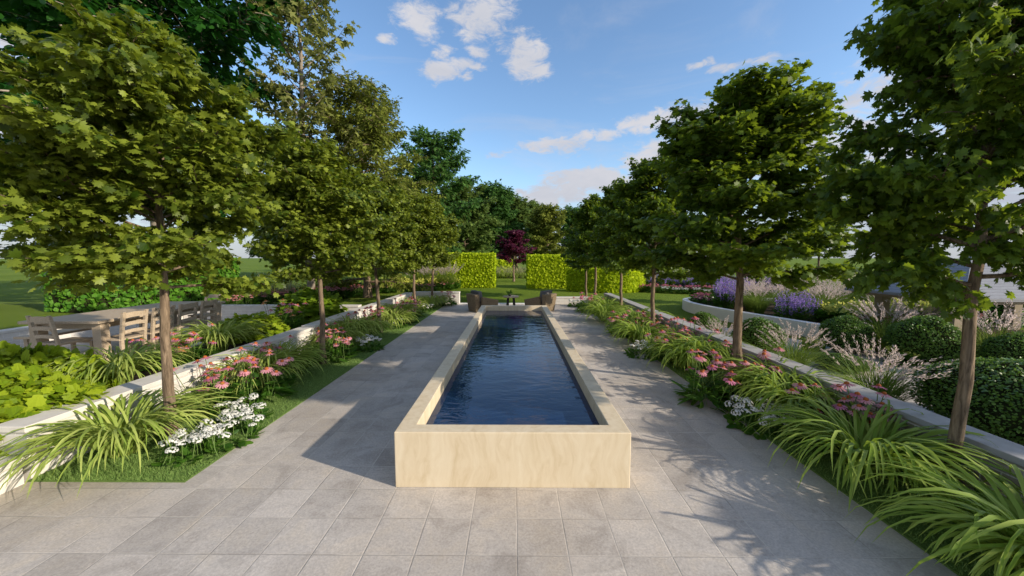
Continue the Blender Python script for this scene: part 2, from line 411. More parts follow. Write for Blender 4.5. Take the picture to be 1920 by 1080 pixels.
def place_tree(name, meshes, loc, rz, s, label, group=None, cat='tree'):
    o = empty(name, loc, rz, 1.0); o.scale = (s, s, s) if np.isscalar(s) else s
    child('trunk', meshes[0], o); child('crown', meshes[1], o)
    return tag(o, label, cat, group)

# ------------------------------------------------------------------ ground, paving
def gz(x, y):
    a = np.clip((-9.05 - x) / .1, 0, 1) * np.clip((12 - y) / 3, 0, 1)
    b = np.clip((np.hypot(x, y) - 60) / 300, 0, 1)
    return -.03 + .40 * a + np.clip((-9.2 - x) / 12, 0, 1) * .5 * np.clip((16 - y) / 6, 0, 1) + b * 0
xs = np.concatenate([np.linspace(-900, -40, 14)[:-1], np.linspace(-40, -9.3, 22)[:-1], np.linspace(-9.3, -8.9, 6)[:-1], np.linspace(-8.9, 40, 40)[:-1], np.linspace(40, 900, 14)])
ys = np.concatenate([np.linspace(-300, -10, 8)[:-1], np.linspace(-10, 60, 60)[:-1], np.linspace(60, 1200, 16)])
XX, YY = np.meshgrid(xs, ys, indexing='ij'); ZZ = gz(XX, YY)
nx, ny = len(xs), len(ys)
ii, jj = np.meshgrid(np.arange(nx - 1), np.arange(ny - 1), indexing='ij')
q = np.stack([ii * ny + jj, (ii + 1) * ny + jj, (ii + 1) * ny + jj + 1, ii * ny + jj + 1], -1).reshape(-1)
g = Geo(); g.raw(np.stack([XX, YY, ZZ], -1).reshape(-1, 3), q, np.full((nx - 1) * (ny - 1), 4), 0, True)
tag(link('lawn', g.mesh('lawn', M['lawn'])), kind='structure')

def sheet(name, poly, z, mat, kind='structure', th=.05):
    n = len(poly); v = [(x, y, z) for x, y in poly] + [(x, y, z - th) for x, y in poly]
    f = [tuple(range(n))] + [(i, i + n, (i + 1) % n + n, (i + 1) % n) for i in range(n)]
    return tag(link(name, Geo().add(v, f).mesh(name, M[mat])), kind=kind)
LX, RX = -2.5, 2.38          # path edges
WL, WR = -3.7, 3.22          # faces of the planter walls
sheet('paving', [(-12, -6), (14, -6), (14, 1.2), (RX, 1.2), (RX, 13.2), (LX, 13.2), (LX, 2.6), (-12, 2.6)], 0.0, 'paving')
sheet('terrace_paving', [(-8.95, 2.6), (-5.15, 2.6), (-5.15, 9.6), (-8.95, 9.6)], 0.0, 'paving')
sheet('garden_path', [(3.46, 1.2), (9.2, 1.2), (9.2, 5.6), (6.4, 6.7), (5.6, 8.0), (4.7, 9.6), (3.46, 9.6)], -.004, 'paving')
sheet('bed_turf_west', [(WL, 2.6), (LX, 2.6), (LX, 13.2), (WL, 13.2)], .012, 'turf_ground')
sheet('bed_turf_east', [(RX, 1.2), (WR, 1.2), (WR, 13.2), (RX, 13.2)], .012, 'turf_ground')
sheet('threshold', [(-2.03, 13.204), (1.45, 13.204), (1.45, 13.42), (-2.03, 13.42)], .02, 'render')

# short turf on the strips between the plants and the path
def turf(name, x0, x1, y0, y1, n):
    P = np.c_[rng.uniform(x0, x1, n) + rng.normal(0, .012, n), y0 + (y1 - y0) * rng.random(n) ** 1.7, np.full(n, .012)]
    tp = np.c_[rng.normal(0, .6, (n, 2)), np.ones(n)]
    t = (np.array([(-.08, 0, 0), (.08, 0, 0), (0, 1, .15)]), [(0, 1, 2)])
    gg = Geo().inst(t, P, unit(tp), unit(rng.normal(0, 1, (n, 3))), rng.uniform(.014, .032, n), 0)
    tag(link(name, gg.mesh(name, M['turf'])), 'short green turf along the planting bed beside the path', 'turf', kind='stuff')
turf('turf_west', WL + .02, LX - .004, 2.604, 9, 26000)
turf('turf_east', RX + .004, WR - .02, 1.3, 9, 26000)

# ------------------------------------------------------------------ pool
def ring(x0, x1, y0, y1, tx, ty0, ty1, z0, z1):
    o = [(x0, y0), (x1, y0), (x1, y1), (x0, y1)]; i = [(x0 + tx, y0 + ty0), (x1 - tx, y0 + ty0), (x1 - tx, y1 - ty1), (x0 + tx, y1 - ty1)]
    v = [(*p, z0) for p in o] + [(*p, z1) for p in o] + [(*p, z0) for p in i] + [(*p, z1) for p in i]
    f = []
    for k in range(4):
        n = (k + 1) % 4
        f += [(k, n, n + 4, k + 4), (k + 4, n + 4, n + 12, k + 12), (k + 12, n + 12, n + 8, k + 8)]
    return v, f
PX0, PX1, PY0, PY1, PZ = -.885, .855, 2.555, 9.66, .425
pool = empty('raised_pool', (0, PY0, 0))
tag(pool, 'long raised cream stone reflecting pool down the middle of the paving', 'pool')
v, f = ring(PX0, PX1, PY0, PY1, .138, .13, .14, 0.002, PZ)
v = [(a, b - PY0, c) for a, b, c in v]
bevel(child('basin', Geo().add(v, f).mesh('basin', M['stone']), pool), .007)
g = Geo(); g.add([(PX0 + .14, PY0 + .132, .30), (PX1 - .14, PY0 + .132, .30), (PX1 - .14, PY1 - .142, .30), (PX0 + .14, PY1 - .142, .30)], [(0, 1, 2, 3)])
tag(link('water', g.mesh('water', M['water'])), kind='structure')

# ------------------------------------------------------------------ planter walls
def wall(name, x0, x1, y0, y1, h, label, cap=.05, over=.012, mat='brick', capmat='cap', z0=-.02):
    o = empty(name, ((x0 + x1) / 2, (y0 + y1) / 2, 0))
    w, d = x1 - x0, y1 - y0
    child('brickwork', Geo().box((0, 0, (h - cap + z0) / 2), (w, d, h - cap - z0)).mesh('brickwork', M[mat]), o)
    bevel(child('coping', Geo().box((0, 0, h - cap / 2), (w + 2 * over, d + 2 * over, cap)).mesh('coping', M[capmat]), o), .006)
    return tag(o, label, 'wall')
wall('planter_wall', WL - .24, WL, 2.62, 6.55, .43, 'pale brick planter wall beside the dining terrace, nearest the viewer')
wall('planter_wall', WL - .22, WL - .0, 6.59, 13.0, .45, 'pale planter wall carrying on along the bed to the far lawn, left of the pool')
wall('planter_wall', WL, -2.03, 13.2, 13.42, .45, 'short pale wall end closing the left bed by the lawn')
wall('planter_wall', WR, WR + .22, .4, 13.0, .43, 'brick planter wall with shade toned coping behind the right hand bed', mat='brick_tan', capmat='cap_shaded')
wall('planter_wall', 1.45, WR, 13.2, 13.42, .26, 'low pale wall end closing the right bed near the armchairs')
wall('low_wall', WL - .2, WL, -1.0, 2.58, .21, 'very low white wall at the left edge of the front paving')
sheet('step_slab', [(-7, 1.2), (WL - .215, 1.2), (WL - .215, 2.6), (-7, 2.6)], .19, 'paving', th=.19)
wall('terrace_wall', -9.15, -8.95, 3.0, 9.8, .42, 'white brick wall along the grass bank behind the dining table')
wall('terrace_wall', -8.93, -4.2, 9.62, 9.82, .42, 'white brick wall closing the far end of the dining terrace')
po = wall('wall_pier', -5.75, -5.5, 9.55, 9.60, .6, 'small pale pier standing at the far terrace wall')
sheet('planter_soil', [(-5.15, 2.63), (WL - .245, 2.63), (WL - .245, 9.6), (-5.15, 9.6)], .26, 'soil', th=.28)
wall('planter_wall', -5.27, -5.16, 2.66, 9.58, .29, 'low brick edge between the terrace paving and its planter')

# curved white wall of the round-ended bed on the right
def curved_wall(name, pts, th, h, label, mat='render', cut=True):
    p = np.array(pts, float)
    for _ in range(3):                                   # round the corners
        a = p[:-1] * .75 + p[1:] * .25; b = p[:-1] * .25 + p[1:] * .75
        p = np.concatenate([[p[0]], np.stack([a, b], 1).reshape(-1, 2), [p[-1]]])
    d = np.gradient(p, axis=0); nrm = unit(np.c_[-d[:, 1], d[:, 0]])
    a, b = p + nrm * th / 2, p - nrm * th / 2; n = len(p)
    v = np.concatenate([np.c_[a, np.full(n, -.03)], np.c_[a, np.full(n, h)], np.c_[b, np.full(n, h)], np.c_[b, np.full(n, -.03)]])
    f = []
    for i in range(n - 1):
        for k in range(3): f.append((k * n + i, k * n + i + 1, (k + 1) * n + i + 1, (k + 1) * n + i))
    f += [(0, n, 2 * n, 3 * n), (n - 1, 4 * n - 1, 3 * n - 1, 2 * n - 1)]
    o = link(name, Geo().add(v, f).mesh(name, M[mat])); bevel(o, .008)
    return tag(o, label, 'wall'), p
RB = [(6.75, 7.05), (6.56, 7.54), (6.29, 8.39), (5.91, 9.55), (5.64, 10.7), (5.6, 11.7), (5.9, 12.6), (6.6, 13.0), (7.8, 13.0), (9.5, 12.4)]
_, rbp = curved_wall('curved_wall', RB, .17, .29, 'white curved wall with a rounded end holding the violet flower bed')
sheet('raised_soil', [tuple(x) for x in (rbp[::4] + np.array([.05, 0]))] + [(11, 9), (10.5, 7.3), (7.2, 7.2)], .20, 'soil', th=.2)

# ------------------------------------------------------------------ maple rows
def mprof(t):   # broad low, domed top
    return 1.0 * (np.interp(t, [0, .1, .3, .55, .8, 1], [.80, .98, 1.06, 1.0, .78, .34]))
MA = [make_tree(s, 3.36, 1.42, mprof, 52, .043, LOBED, .061, 235, elev=(10, 58), leaf_mat_='maple', lean=.011, maxleaf=38000, tilt=.6, droop=.45, gapiness=.15, tw_step=.11, spread=.06) for s in (11, 12)]
MB_ = [make_tree(s, 3.72, 1.40, mprof, 54, .046, LOBED, .063, 225, elev=(11, 58), leaf_mat_='maple_cool', lean=.014, maxleaf=38000, tilt=.6, droop=.45, gapiness=.15, tw_step=.11, spread=.06) for s in (21, 22)]
print('maple leaves', [m[2] for m in MA + MB_])
G1 = 'maples planted in a row along the left path edge'
for i, (px, Y, s, lab) in enumerate([
        (322, 3.2, 1.0, 'round headed maple standing by the brick wall in front of the dining table'),
        (607, 5.68, .96, 'second maple along the left bed, behind the large daylily'),
        (713, 8.1, .98, 'third maple from the front in the left row'),
        (778, 10.9, 1.0, 'fourth maple in the left row, before the bright hedge'),
        (810, 13.0, 1.0, 'last maple of the left row, by the wall end')]):
    place_tree('maple_tree', MA[i % 2], at(px, Y), [.4, 2.3, 4.0, 5.2, 1.1][i], s, lab, G1)
G2 = 'maples planted in a row along the right path edge'
for i, (px, Y, s, lab) in enumerate([
        (1784, 2.46, (.80, .80, 1.04), 'large maple with a thick grooved trunk cut off by the right edge'),
        (1381, 4.62, (1.16, 1.16, 1.0), 'second maple from the front in the right row, among coneflowers'),
        (1223, 7.5, .97, 'third maple from the front in the right row'),
        (1162, 10.0, .97, 'fourth maple along the right path'),
        (1114, 12.6, .97, 'fifth maple along the right path, in front of the lime hedge'),
        (1099, 15.2, .97, 'last maple of the right row, half hidden by its neighbour')]):
    place_tree('maple_tree', MB_[i % 2], at(px, Y), [.9, 3.1, 5.0, 1.7, 2.6, 4.4][i], s, lab, G2)
# neighbours of the rows, out of frame to the right: their shade falls on the right path and garden
for i, (x, y, s) in enumerate([(9.2, .2, .86), (5.1, .72, .42)]):
    place_tree('maple_tree', MB_[i % 2], (x, y, 0), i * 1.3, s, 'maple standing outside the picture beyond the right hand garden wall', 'maples beyond the right edge')

# ------------------------------------------------------------------ background trees
def cone_prof(w): return lambda t: w * (np.interp(t, [0, .1, .4, .8, 1], [.85, 1, .82, .38, .06]))
def oval_prof(w): return lambda t: w * (np.interp(t, [0, .2, .5, .8, 1], [.65, .95, 1, .7, .2]))
BIG = make_tree(41, 10.5, 2.4, oval_prof(4.3), 60, .17, OVAL, .19, 34, elev=(12, 60), tw_len=.6, tw_step=.15, spread=.14, bark_mat='bark_pale', leaf_mat_='dark_leaf', maxleaf=44000, lean=.08)
SPA = make_tree(42, 13.5, 2.5, lambda t: 3.1 * np.interp(t, [0, .3, .6, 1], [1, .9, .8, .35]), 76, .13, SPRAY, .26, 22, elev=(20, 50), tw_len=.42, tw_step=.34, spread=.10, bark_mat='bark_pale', leaf_mat_='sparse_leaf', gapiness=.35, maxleaf=18000, lean=.05)
OLI = make_tree(43, 8.2, .6, lambda t: 3.1 * np.interp(t, [0, .2, .5, .8, 1], [.9, 1, .9, .62, .2]), 90, .14, SPRAY, .17, 60, elev=(5, 45), tw_len=.5, tw_step=.13, spread=.10, leaf_mat_='olive_leaf', maxleaf=42000, wid=.7)
MID = make_tree(44, 10.5, 1.6, oval_prof(3.6), 60, .18, SPRAY, .30, 24, elev=(10, 55), tw_len=.5, tw_step=.2, spread=.12, leaf_mat_='mid_leaf', gapiness=.25, maxleaf=22000)
WOO = [make_tree(50 + k, 10.5, 1.2, oval_prof(3.9), 60, .2, SPRAY, .42, 22, elev=(10, 55), tw_len=.55, tw_step=.24, spread=.2, leaf_mat_=m, gapiness=.2, maxleaf=18000, twig_tubes=False, sides=6)
       for k, m in enumerate(('wood_leaf', 'mid_leaf', 'olive_leaf'))]
PUR = make_tree(60, 3.6, 1.35, lambda t: 1.5 * np.interp(t, [0, .25, .6, 1], [.7, 1, .72, .3]), 44, .06, QUAD, .13, 90, elev=(22, 62), spread=.06, gapiness=.45, leaf_mat_='purple_leaf', maxleaf=7000)
print('bg leaves', BIG[2], SPA[2], OLI[2], MID[2], [w[2] for w in WOO], PUR[2])
place_tree('broadleaf_tree', BIG, at(318, 11.5, 0), .6, 1.22, 'big dark green tree with pale limbs filling the upper left corner')
place_tree('tall_sparse_tree', SPA, at(583, 14.0), .2, 1.0, 'tall thin tree with sparse greyish leaves rising above the left row')
place_tree('evergreen_tree', OLI, at(690, 15.5), .4, 1.08, 'dense olive green evergreen behind the left maples')
place_tree('broadleaf_tree', MID, at(815, 26), .2, 1.0, 'open crowned green tree to the right of the olive evergreen')
G3 = 'woodland trees closing the view behind the hedges'
bgs = [(870, 38, 0, 1.0, 'dark green woodland tree behind the left end of the lime hedge'), (925, 44, 1, 1.08, 'pale green woodland tree with a visible trunk left of the purple tree'),
       (968, 48, 0, 1.0, 'green woodland tree straight behind the purple tree'), (1026, 42, 2, .80, 'olive brown rounded woodland tree right of the purple tree'),
       (1075, 52, 1, .92, 'woodland tree half hidden by the far end of the right row'), (895, 58, 1, 1.2, 'tall woodland tree in the gap left of centre, farthest back'),
       (1000, 60, 0, 1.12, 'woodland tree deepest in the wood right of centre'), (1140, 50, 0, .9, 'woodland tree showing between the right maples'),
       (1230, 58, 1, .85, 'woodland tree far behind the lime hedge end'), (760, 40, 0, 1.0, 'woodland tree behind the left maple row'), (640, 34, 1, .9, 'woodland tree far behind the left flower border'),
       (520, 36, 0, .8, 'woodland tree left of the tall sparse tree, far back')]
for i, (px, Y, k, s, lab) in enumerate(bgs):
    place_tree('woodland_tree', WOO[k], at(px, Y), i * 1.7, (s, s, s * .9), lab, G3)
place_tree('purple_tree', PUR, at(963, 26), .3, (1.28, 1.28, .97), 'small purple leaved tree on the lawn in the gap between the lime hedges')
place_tree('garden_tree', MB_[1], at(1530, 18.5), .3, 1.2, 'dark crowned tree on the far lawn beyond the violet bed')
place_tree('garden_tree', MB_[0], at(1410, 13.0), 2.3, .62, 'small multi branched tree among the pale grasses of the raised bed')

# ------------------------------------------------------------------ hedges
def surf_leaves(g, v0, u, w, n, nrm, size, mat, leaf=ROUND, depth=.05, tilt=.9):
    v0, u, w, nrm = map(lambda a: np.array(a, float), (v0, u, w, nrm))
    a, b = rng.random((n, 1)), rng.random((n, 1))
    P = v0 + a * u + b * w + nrm * rng.uniform(-depth, depth * .6, (n, 1))
    N = unit(nrm + rng.normal(0, tilt, (n, 3))); tp = unit(np.array([0, 0, -1.]) + nrm * .4 + rng.normal(0, .6, (n, 3)))
    g.inst(leaf, P, tp, N, size * rng.uniform(.7, 1.25, n), mat)
def hedge(name, path, th, h, label, mat, core, size=.11, dens=260, z0=0.0):
    """clipped hedge following a line of points, with a leaf cover on a twiggy body"""
    p = np.array(path, float); d = np.gradient(p, axis=0); nr = unit(np.c_[-d[:, 1], d[:, 0]])
    a, b = p + nr * (th / 2 - .05), p - nr * (th / 2 - .05); n = len(p); hh = h - .05
    c = np.array([p[:, 0].mean(), p[:, 1].mean(), 0])
    v = np.concatenate([np.c_[a, np.full(n, 0)], np.c_[a, np.full(n, hh)], np.c_[b, np.full(n, hh)], np.c_[b, np.full(n, 0)]])
    f = []
    for i in range(n - 1):
        for k in range(3): f.append((k * n + i, k * n + i + 1, (k + 1) * n + i + 1, (k + 1) * n + i))
    f += [(0, n, 2 * n, 3 * n), (n - 1, 4 * n - 1, 3 * n - 1, 2 * n - 1)]
    g = Geo().add(v - c, f, 1)
    a, b = p + nr * th / 2, p - nr * th / 2
    for i in range(n - 1):
        for (s0, s1, sg) in ((a[i], a[i + 1], 1), (b[i], b[i + 1], -1)):
            L = np.linalg.norm(s1 - s0); nn = nr[i] * sg
            surf_leaves(g, np.r_[s0, 0] - c, np.r_[s1 - s0, 0], (0, 0, h), int(L * h * dens), np.r_[nn, 0], size, 0)
        L = np.linalg.norm(p[i + 1] - p[i])
        surf_leaves(g, np.r_[a[i], h] - c, np.r_[a[i + 1] - a[i], 0], np.r_[b[i] - a[i], 0], int(L * th * dens), (0, 0, 1), size, 0)
    for i, sg in ((0, -1), (n - 1, 1)):
        dd = unit(d[i]) * sg
        surf_leaves(g, np.r_[a[i], 0] - c, np.r_[b[i] - a[i], 0], (0, 0, h), int(th * h * dens), np.r_[dd, 0], size, 0)
    o = link(name, g.mesh(name, M[mat], M[core]), None, (c[0], c[1], z0))
    return tag(o, label, 'hedge')
def line(p, q, n=4): return [tuple(np.array(p[:2]) * (1 - t) + np.array(q[:2]) * t) for t in np.linspace(0, 1, n)]
hedge('clipped_hedge', line(at(780, 21.0), at(928, 21.0)), .8, 1.93, 'bright lime clipped hedge block on the left of the gap', 'lime_hedge', 'lime_core', .085, 480)
hedge('clipped_hedge', line(at(989, 20.6), at(1120, 20.6)), .8, 1.84, 'bright lime clipped hedge block on the right of the gap', 'lime_hedge', 'lime_core', .085, 480)
arc = [at(px, Y)[:2] for px, Y in ((1069, 19.0), (1090, 18.6), (1115, 18.2), (1145, 18.0), (1170, 18.05), (1188, 18.5), (1198, 19.4))]
hedge('clipped_hedge', arc, .7, 1.16, 'lower curved lime hedge bulging towards the right maple row', 'lime_hedge', 'lime_core', .085, 480)
hedge('clipped_hedge', line(at(905, 32), at(962, 32)), .8, 1.5, 'distant lime hedge seen behind the purple tree', 'lime_hedge', 'lime_core', .14, 120)
hedge('clipped_hedge', line((-10.4, 8.3), (-10.4, 13), 4), .95, 1.3, 'green clipped hedge block on the bank behind the dining table', 'green_hedge', 'core', .085, 380, z0=.36)
hedge('clipped_hedge', line(at(1862, 9.5), at(2030, 9.5)), 1.0, 1.1, 'mid green clipped hedge behind the pavilion post at the right edge', 'green_hedge', 'core')

# ------------------------------------------------------------------ planting
def blade_clump(seed, n, L0, L1, w, th0, th1, base_r, mat, spread_up=.0, segs=8, name='blades', lift=None):
    rs = np.random.default_rng(seed); g = Geo()
    for i in range(n):
        az = rs.uniform(0, 2 * math.pi); inner = rs.random()
        L = rs.uniform(L0, L1); a0 = R(rs.uniform(*th0)); a1 = R(rs.uniform(*th1))
        s = np.linspace(0, 1, segs + 1); th = a0 + (a1 - a0) * s ** 1.25
        r = np.concatenate([[0], np.cumsum(np.cos(th[:-1]) * L / segs)]); z = np.concatenate([[0], np.cumsum(np.sin(th[:-1]) * L / segs)])
        rb = base_r * math.sqrt(rs.random()); ab = az + rs.normal(0, .7)
        tw = rs.normal(0, .35)
        azs = az + tw * s ** 2
        bx, by = rb * math.cos(ab), rb * math.sin(ab)
        cx = bx + np.cumsum(np.concatenate([[0], np.diff(r)]) * np.cos(azs)); cy = by + np.cumsum(np.concatenate([[0], np.diff(r)]) * np.sin(azs))
        z = np.maximum(z, .012)
        ww = w * rs.uniform(.7, 1.2) * np.interp(s, [0, .15, .55, .85, 1], [.55, .85, 1, .6, .03]) / 2
        sx, sy = -np.sin(azs), np.cos(azs)
        roll = rs.normal(0, .25)
        Lf = np.c_[cx + sx * ww, cy + sy * ww, z + ww * (.35 + roll)]; Rt = np.c_[cx - sx * ww, cy - sy * ww, z + ww * (.35 - roll)]; Md = np.c_[cx, cy, z]
        m = segs + 1; f = []
        for k in range(segs):
            f += [(k, k + 1, m + k + 1, m + k), (m + k, m + k + 1, 2 * m + k + 1, 2 * m + k)]
        g.add(np.concatenate([Lf, Md, Rt]), f, 0, True)
    return g.mesh(name, M[mat])
LILY = [blade_clump(100 + k, 300, .62, 1.02, .022, (56, 86), (-88, -52), .10, 'lily') for k in range(3)]
LILYC = [blade_clump(110 + k, 300, .62, 1.02, .023, (56, 86), (-88, -52), .10, 'lily_cool') for k in range(2)]
GRASSB = [blade_clump(120 + k, 420, .55, .95, .008, (62, 88), (-25, 45), .13, 'grass_blade', segs=6) for k in range(2)]
REED = blade_clump(130, 110, .8, 1.15, .02, (55, 88), (30, 75), .15, 'pale_blade', segs=4)

def flower_head(seed, h, pet, npet=15, r=.048):
    rs = np.random.default_rng(seed); g = Geo()
    a = np.arange(npet) * 2 * math.pi / npet + rs.normal(0, .05, npet)
    tp = np.c_[np.cos(a), np.sin(a), np.full(npet, -.12) + rs.normal(0, .06, npet)]
    P = np.c_[np.cos(a) * .010, np.sin(a) * .010, np.full(npet, h)]
    g.inst(PETAL, P, unit(tp), np.tile([0, 0, 1.], (npet, 1)), r * rs.uniform(.9, 1.1, npet), 0, 1.15)
    g.tube([(0, 0, 0), (.01, .004, h * .5), (0, 0, h)], .0032, 5, 1, smooth=True)
    if h > .2:
        g.inst(LANCE, np.array([(0.005, 0, h * .45), (0, 0.004, h * .6)]), unit(np.array([(1, .3, .4), (-.6, -.9, .5)])), np.array([(0, 0, 1.), (0, 0, 1.)]), .09, 2)
    return g.mesh('flower', M[pet], M['stem'], M['perennial'])
CONE = Geo().lathe([(.017, -.003), (.0185, .004), (.014, .013), (.006, .018), (.0005, .019)], 10).mesh('cone', M['cone'])
FH = {p: [(h, flower_head(200 + k, h, p)) for k, h in enumerate((.30, .36, .42, .48, .24))] for p in ('pink', 'magenta', 'peach')}
def foliage(seed, n, r, h, leaf, size, mat, name='foliage', up=.4):
    rs = np.random.default_rng(seed); a = rs.uniform(0, 2 * math.pi, n); q = np.sqrt(rs.random(n))
    P = np.c_[np.cos(a) * q * r, np.sin(a) * q * r, h * rs.random(n) * (1.1 - q * .7)]
    tp = unit(np.c_[np.cos(a), np.sin(a), rs.normal(up, .35, n)] + rs.normal(0, .35, (n, 3)))
    return Geo().inst(leaf, P, tp, unit(np.array([0, 0, 1.]) + rs.normal(0, .4, (n, 3))), size * rs.uniform(.6, 1.2, n), 0).mesh(name, M[mat])
CFOL = [foliage(300 + k, 150, .24, .28, LANCE, .19, 'perennial') for k in range(2)]
def coneflower(seed, loc, label, n=16, pet=('pink',), r=.26, s=1.0, group='coneflower clumps in the beds'):
    rs = np.random.default_rng(seed); o = empty('coneflower_plant', loc, rs.uniform(0, 6), s)
    child('foliage', CFOL[seed % 2], o)
    for k in range(n):
        a, q = rs.uniform(0, 6.28), r * math.sqrt((k + .5) / n)
        h, me = FH[pet[k % len(pet)]][rs.integers(5)]
        tx, ty = rs.normal(0, .22, 2)
        fl = child('flower', me, o, (q * math.cos(a), q * math.sin(a), rs.uniform(0, .05)), (tx - .15 * 0, ty, rs.uniform(0, 6)), rs.uniform(.92, 1.15))
        child('cone', CONE, fl, (0, 0, h))
    return tag(o, label, 'flowers', group)
# one mesh version for the distant drifts
def far_clump(seed, kind):
    rs = np.random.default_rng(seed); g = Geo(); n = 130
    a = rs.uniform(0, 6.28, n); q = .30 * np.sqrt(rs.random(n))
    P = np.c_[np.cos(a) * q, np.sin(a) * q, .30 * rs.random(n)]
    g.inst(LANCE if kind != 'yellow' else OVAL, P, unit(np.c_[np.cos(a), np.sin(a), rs.normal(.6, .4, n)]), unit(np.array([0, 0, 1.]) + rs.normal(0, .5, (n, 3))), .16 * rs.uniform(.6, 1.2, n), 1, 1.3)
    m = 34
    a = rs.uniform(0, 6.28, m); q = .30 * np.sqrt(rs.random(m)); h = rs.uniform(.30, .46, m)
    if kind in ('pink', 'white', 'magenta'):
        for k in range(m):
            c = np.array([math.cos(a[k]) * q[k], math.sin(a[k]) * q[k], h[k]]); b = np.arange(8) * .785
            g.inst(PETAL, np.tile(c, (8, 1)), unit(np.c_[np.cos(b), np.sin(b), np.full(8, -.15)]), np.tile([rs.normal(0, .2), rs.normal(0, .2), 1.], (8, 1)), .055, 0, 2.2)
            g.tube([c * [1, 1, .3], c - [0, 0, .003]], .0035, 3, 2, cap=False)
            if kind != 'white': g.lathe([(.018, -.002), (.012, .012), (.001, .016)], 6, c, 3)
    elif kind == 'yellow':
        P = np.c_[np.cos(a) * q, np.sin(a) * q, h]; P = np.repeat(P, 7, 0) + rs.normal(0, .035, (m * 7, 3))
        g.inst(OVAL, P, unit(rs.normal(0, 1, (m * 7, 3)) + [0, 0, .5]), unit(rs.normal(0, .6, (m * 7, 3)) + [0, 0, 1]), .06, 0, 1.5)
    mats = {'pink': 'pink', 'white': 'white_petal', 'magenta': 'magenta', 'yellow': 'yellow_petal'}[kind]
    return g.mesh('flower_clump', M[mats], M['perennial'], M['stem'], M['cone'])
FAR = {k: [far_clump(400 + i, k) for i in range(2)] for k in ('pink', 'white', 'magenta', 'yellow')}
def spike_clump(seed, n=46, h0=.35, h1=.62, r=.2):
    rs = np.random.default_rng(seed); g = Geo(); m = 150
    a = rs.uniform(0, 6.28, m); q = r * np.sqrt(rs.random(m))
    g.inst(LANCE, np.c_[np.cos(a) * q, np.sin(a) * q, .3 * rs.random(m)], unit(np.c_[np.cos(a), np.sin(a), rs.normal(.8, .4, m)]), unit(np.array([0, 0, 1.]) + rs.normal(0, .5, (m, 3))), .16 * rs.uniform(.6, 1.2, m), 1, 1.1)
    P = []
    for k in range(n):
        a, q = rs.uniform(0, 6.28), r * math.sqrt(rs.random()); h = rs.uniform(h0, h1)
        b = np.array([q * math.cos(a), q * math.sin(a), 0]); t = b * 1.5 + [0, 0, h] + np.r_[rs.normal(0, .03, 2), 0]
        g.tube([b, t], .003, 3, 2, cap=False)
        u = np.linspace(.42, 1, 22)
        P.append((b + (t - b) * u[:, None]) + rs.normal(0, 1, (22, 3)) * (.013 * (1.15 - u))[:, None])
    P = np.concatenate(P)
    g.inst(QUAD, P, unit(rs.normal(0, 1, (len(P), 3)) + [0, 0, .3]), unit(rs.normal(0, 1, (len(P), 3))), rs.uniform(.018, .034, len(P)), 0, 1.3)
    return g.mesh('flower_spikes', M['purple_petal'], M['perennial'], M['stem'])
SPIKE = [spike_clump(500 + k) for k in range(2)]
def umbel(seed):
    rs = np.random.default_rng(seed); g = Geo(); n = 40
    th = np.arccos(1 - rs.random(n) * .75); ph = np.arange(n) * 2.39996
    D = np.c_[np.sin(th) * np.cos(ph), np.sin(th) * np.sin(ph), np.cos(th)]; P = D * [.042, .042, .030]
    for k in range(4):
        b = k * math.pi / 2 + ph
        t1 = unit(np.cross(D, [0, .3, 1.]) + 1e-6); t2 = np.cross(D, t1)
        g.inst(QUAD, P, unit(t1 * np.cos(b)[:, None] + t2 * np.sin(b)[:, None] + D * .25), D, .0088, 0, 1.7)
    g.tube([(0, 0, -.2), (.008, 0, -.1), (0, 0, 0)], .003, 4, 1)
    for k in range(8):
        g.tube([(0, 0, -.02), P[k * 5] - D[k * 5] * .004], .0013, 3, 1, cap=False)
    return g.mesh('flower_head', M['white_petal'], M['stem'])
UMB = [umbel(600 + k) for k in range(2)]
WFOL = [foliage(310 + k, 120, .22, .07, OVAL, .085, 'perennial', up=.15) for k in range(2)]
def candytuft(seed, loc, label, n=16, r=.20, s=1.0):
    rs = np.random.default_rng(seed); o = empty('white_flower_plant', loc, rs.uniform(0, 6), s)
    child('foliage', WFOL[seed % 2], o)
    for k in range(n):
        a = k * 2.4 + rs.normal(0, .3); q = r * math.sqrt((k + .5) / n)
        child('flower_head', UMB[k % 2], o, (q * math.cos(a), q * math.sin(a), rs.uniform(.13, .22) - q * .15), (rs.normal(0, .25), rs.normal(0, .25), rs.uniform(0, 6)), rs.uniform(.85, 1.2))
    return tag(o, label, 'flowers', 'white flower clumps along the paving')
def plume_mesh(seed, n=52, L=(.75, 1.08)):
    rs = np.random.default_rng(seed); g = Geo(); P, D = [], []
    for k in range(n):
        az = rs.uniform(0, 6.28); a0 = R(rs.uniform(66, 88)); a1 = a0 - R(rs.uniform(10, 50)); l = rs.uniform(*L)
        s = np.linspace(0, 1, 9); th = a0 + (a1 - a0) * s ** 1.5
        r = np.cumsum(np.cos(th) * l / 8); z = np.cumsum(np.sin(th) * l / 8)
        pts = np.c_[r * math.cos(az), r * math.sin(az), z] + np.r_[rs.normal(0, .05, 2), 0]
        g.tube(pts, np.linspace(.0022, .0012, 9), 3, 1, cap=False)
        u = rs.uniform(.68, 1, 34); kk = np.minimum((u * 8).astype(int), 7); f = (u * 8 - kk)[:, None]
        P.append(pts[kk] * (1 - f) + pts[kk + 1] * f + rs.normal(0, .006, (34, 3))); D.append(unit(pts[kk + 1] - pts[kk]) + rs.normal(0, .30, (34, 3)))
    P, D = np.concatenate(P), np.concatenate(D)
    g.inst(QUAD, P, unit(D), unit(rs.normal(0, 1, P.shape)), rs.uniform(.025, .06, len(P)), 0, .28)
    return g.mesh('plumes', M['plume'], M['grass_blade'])
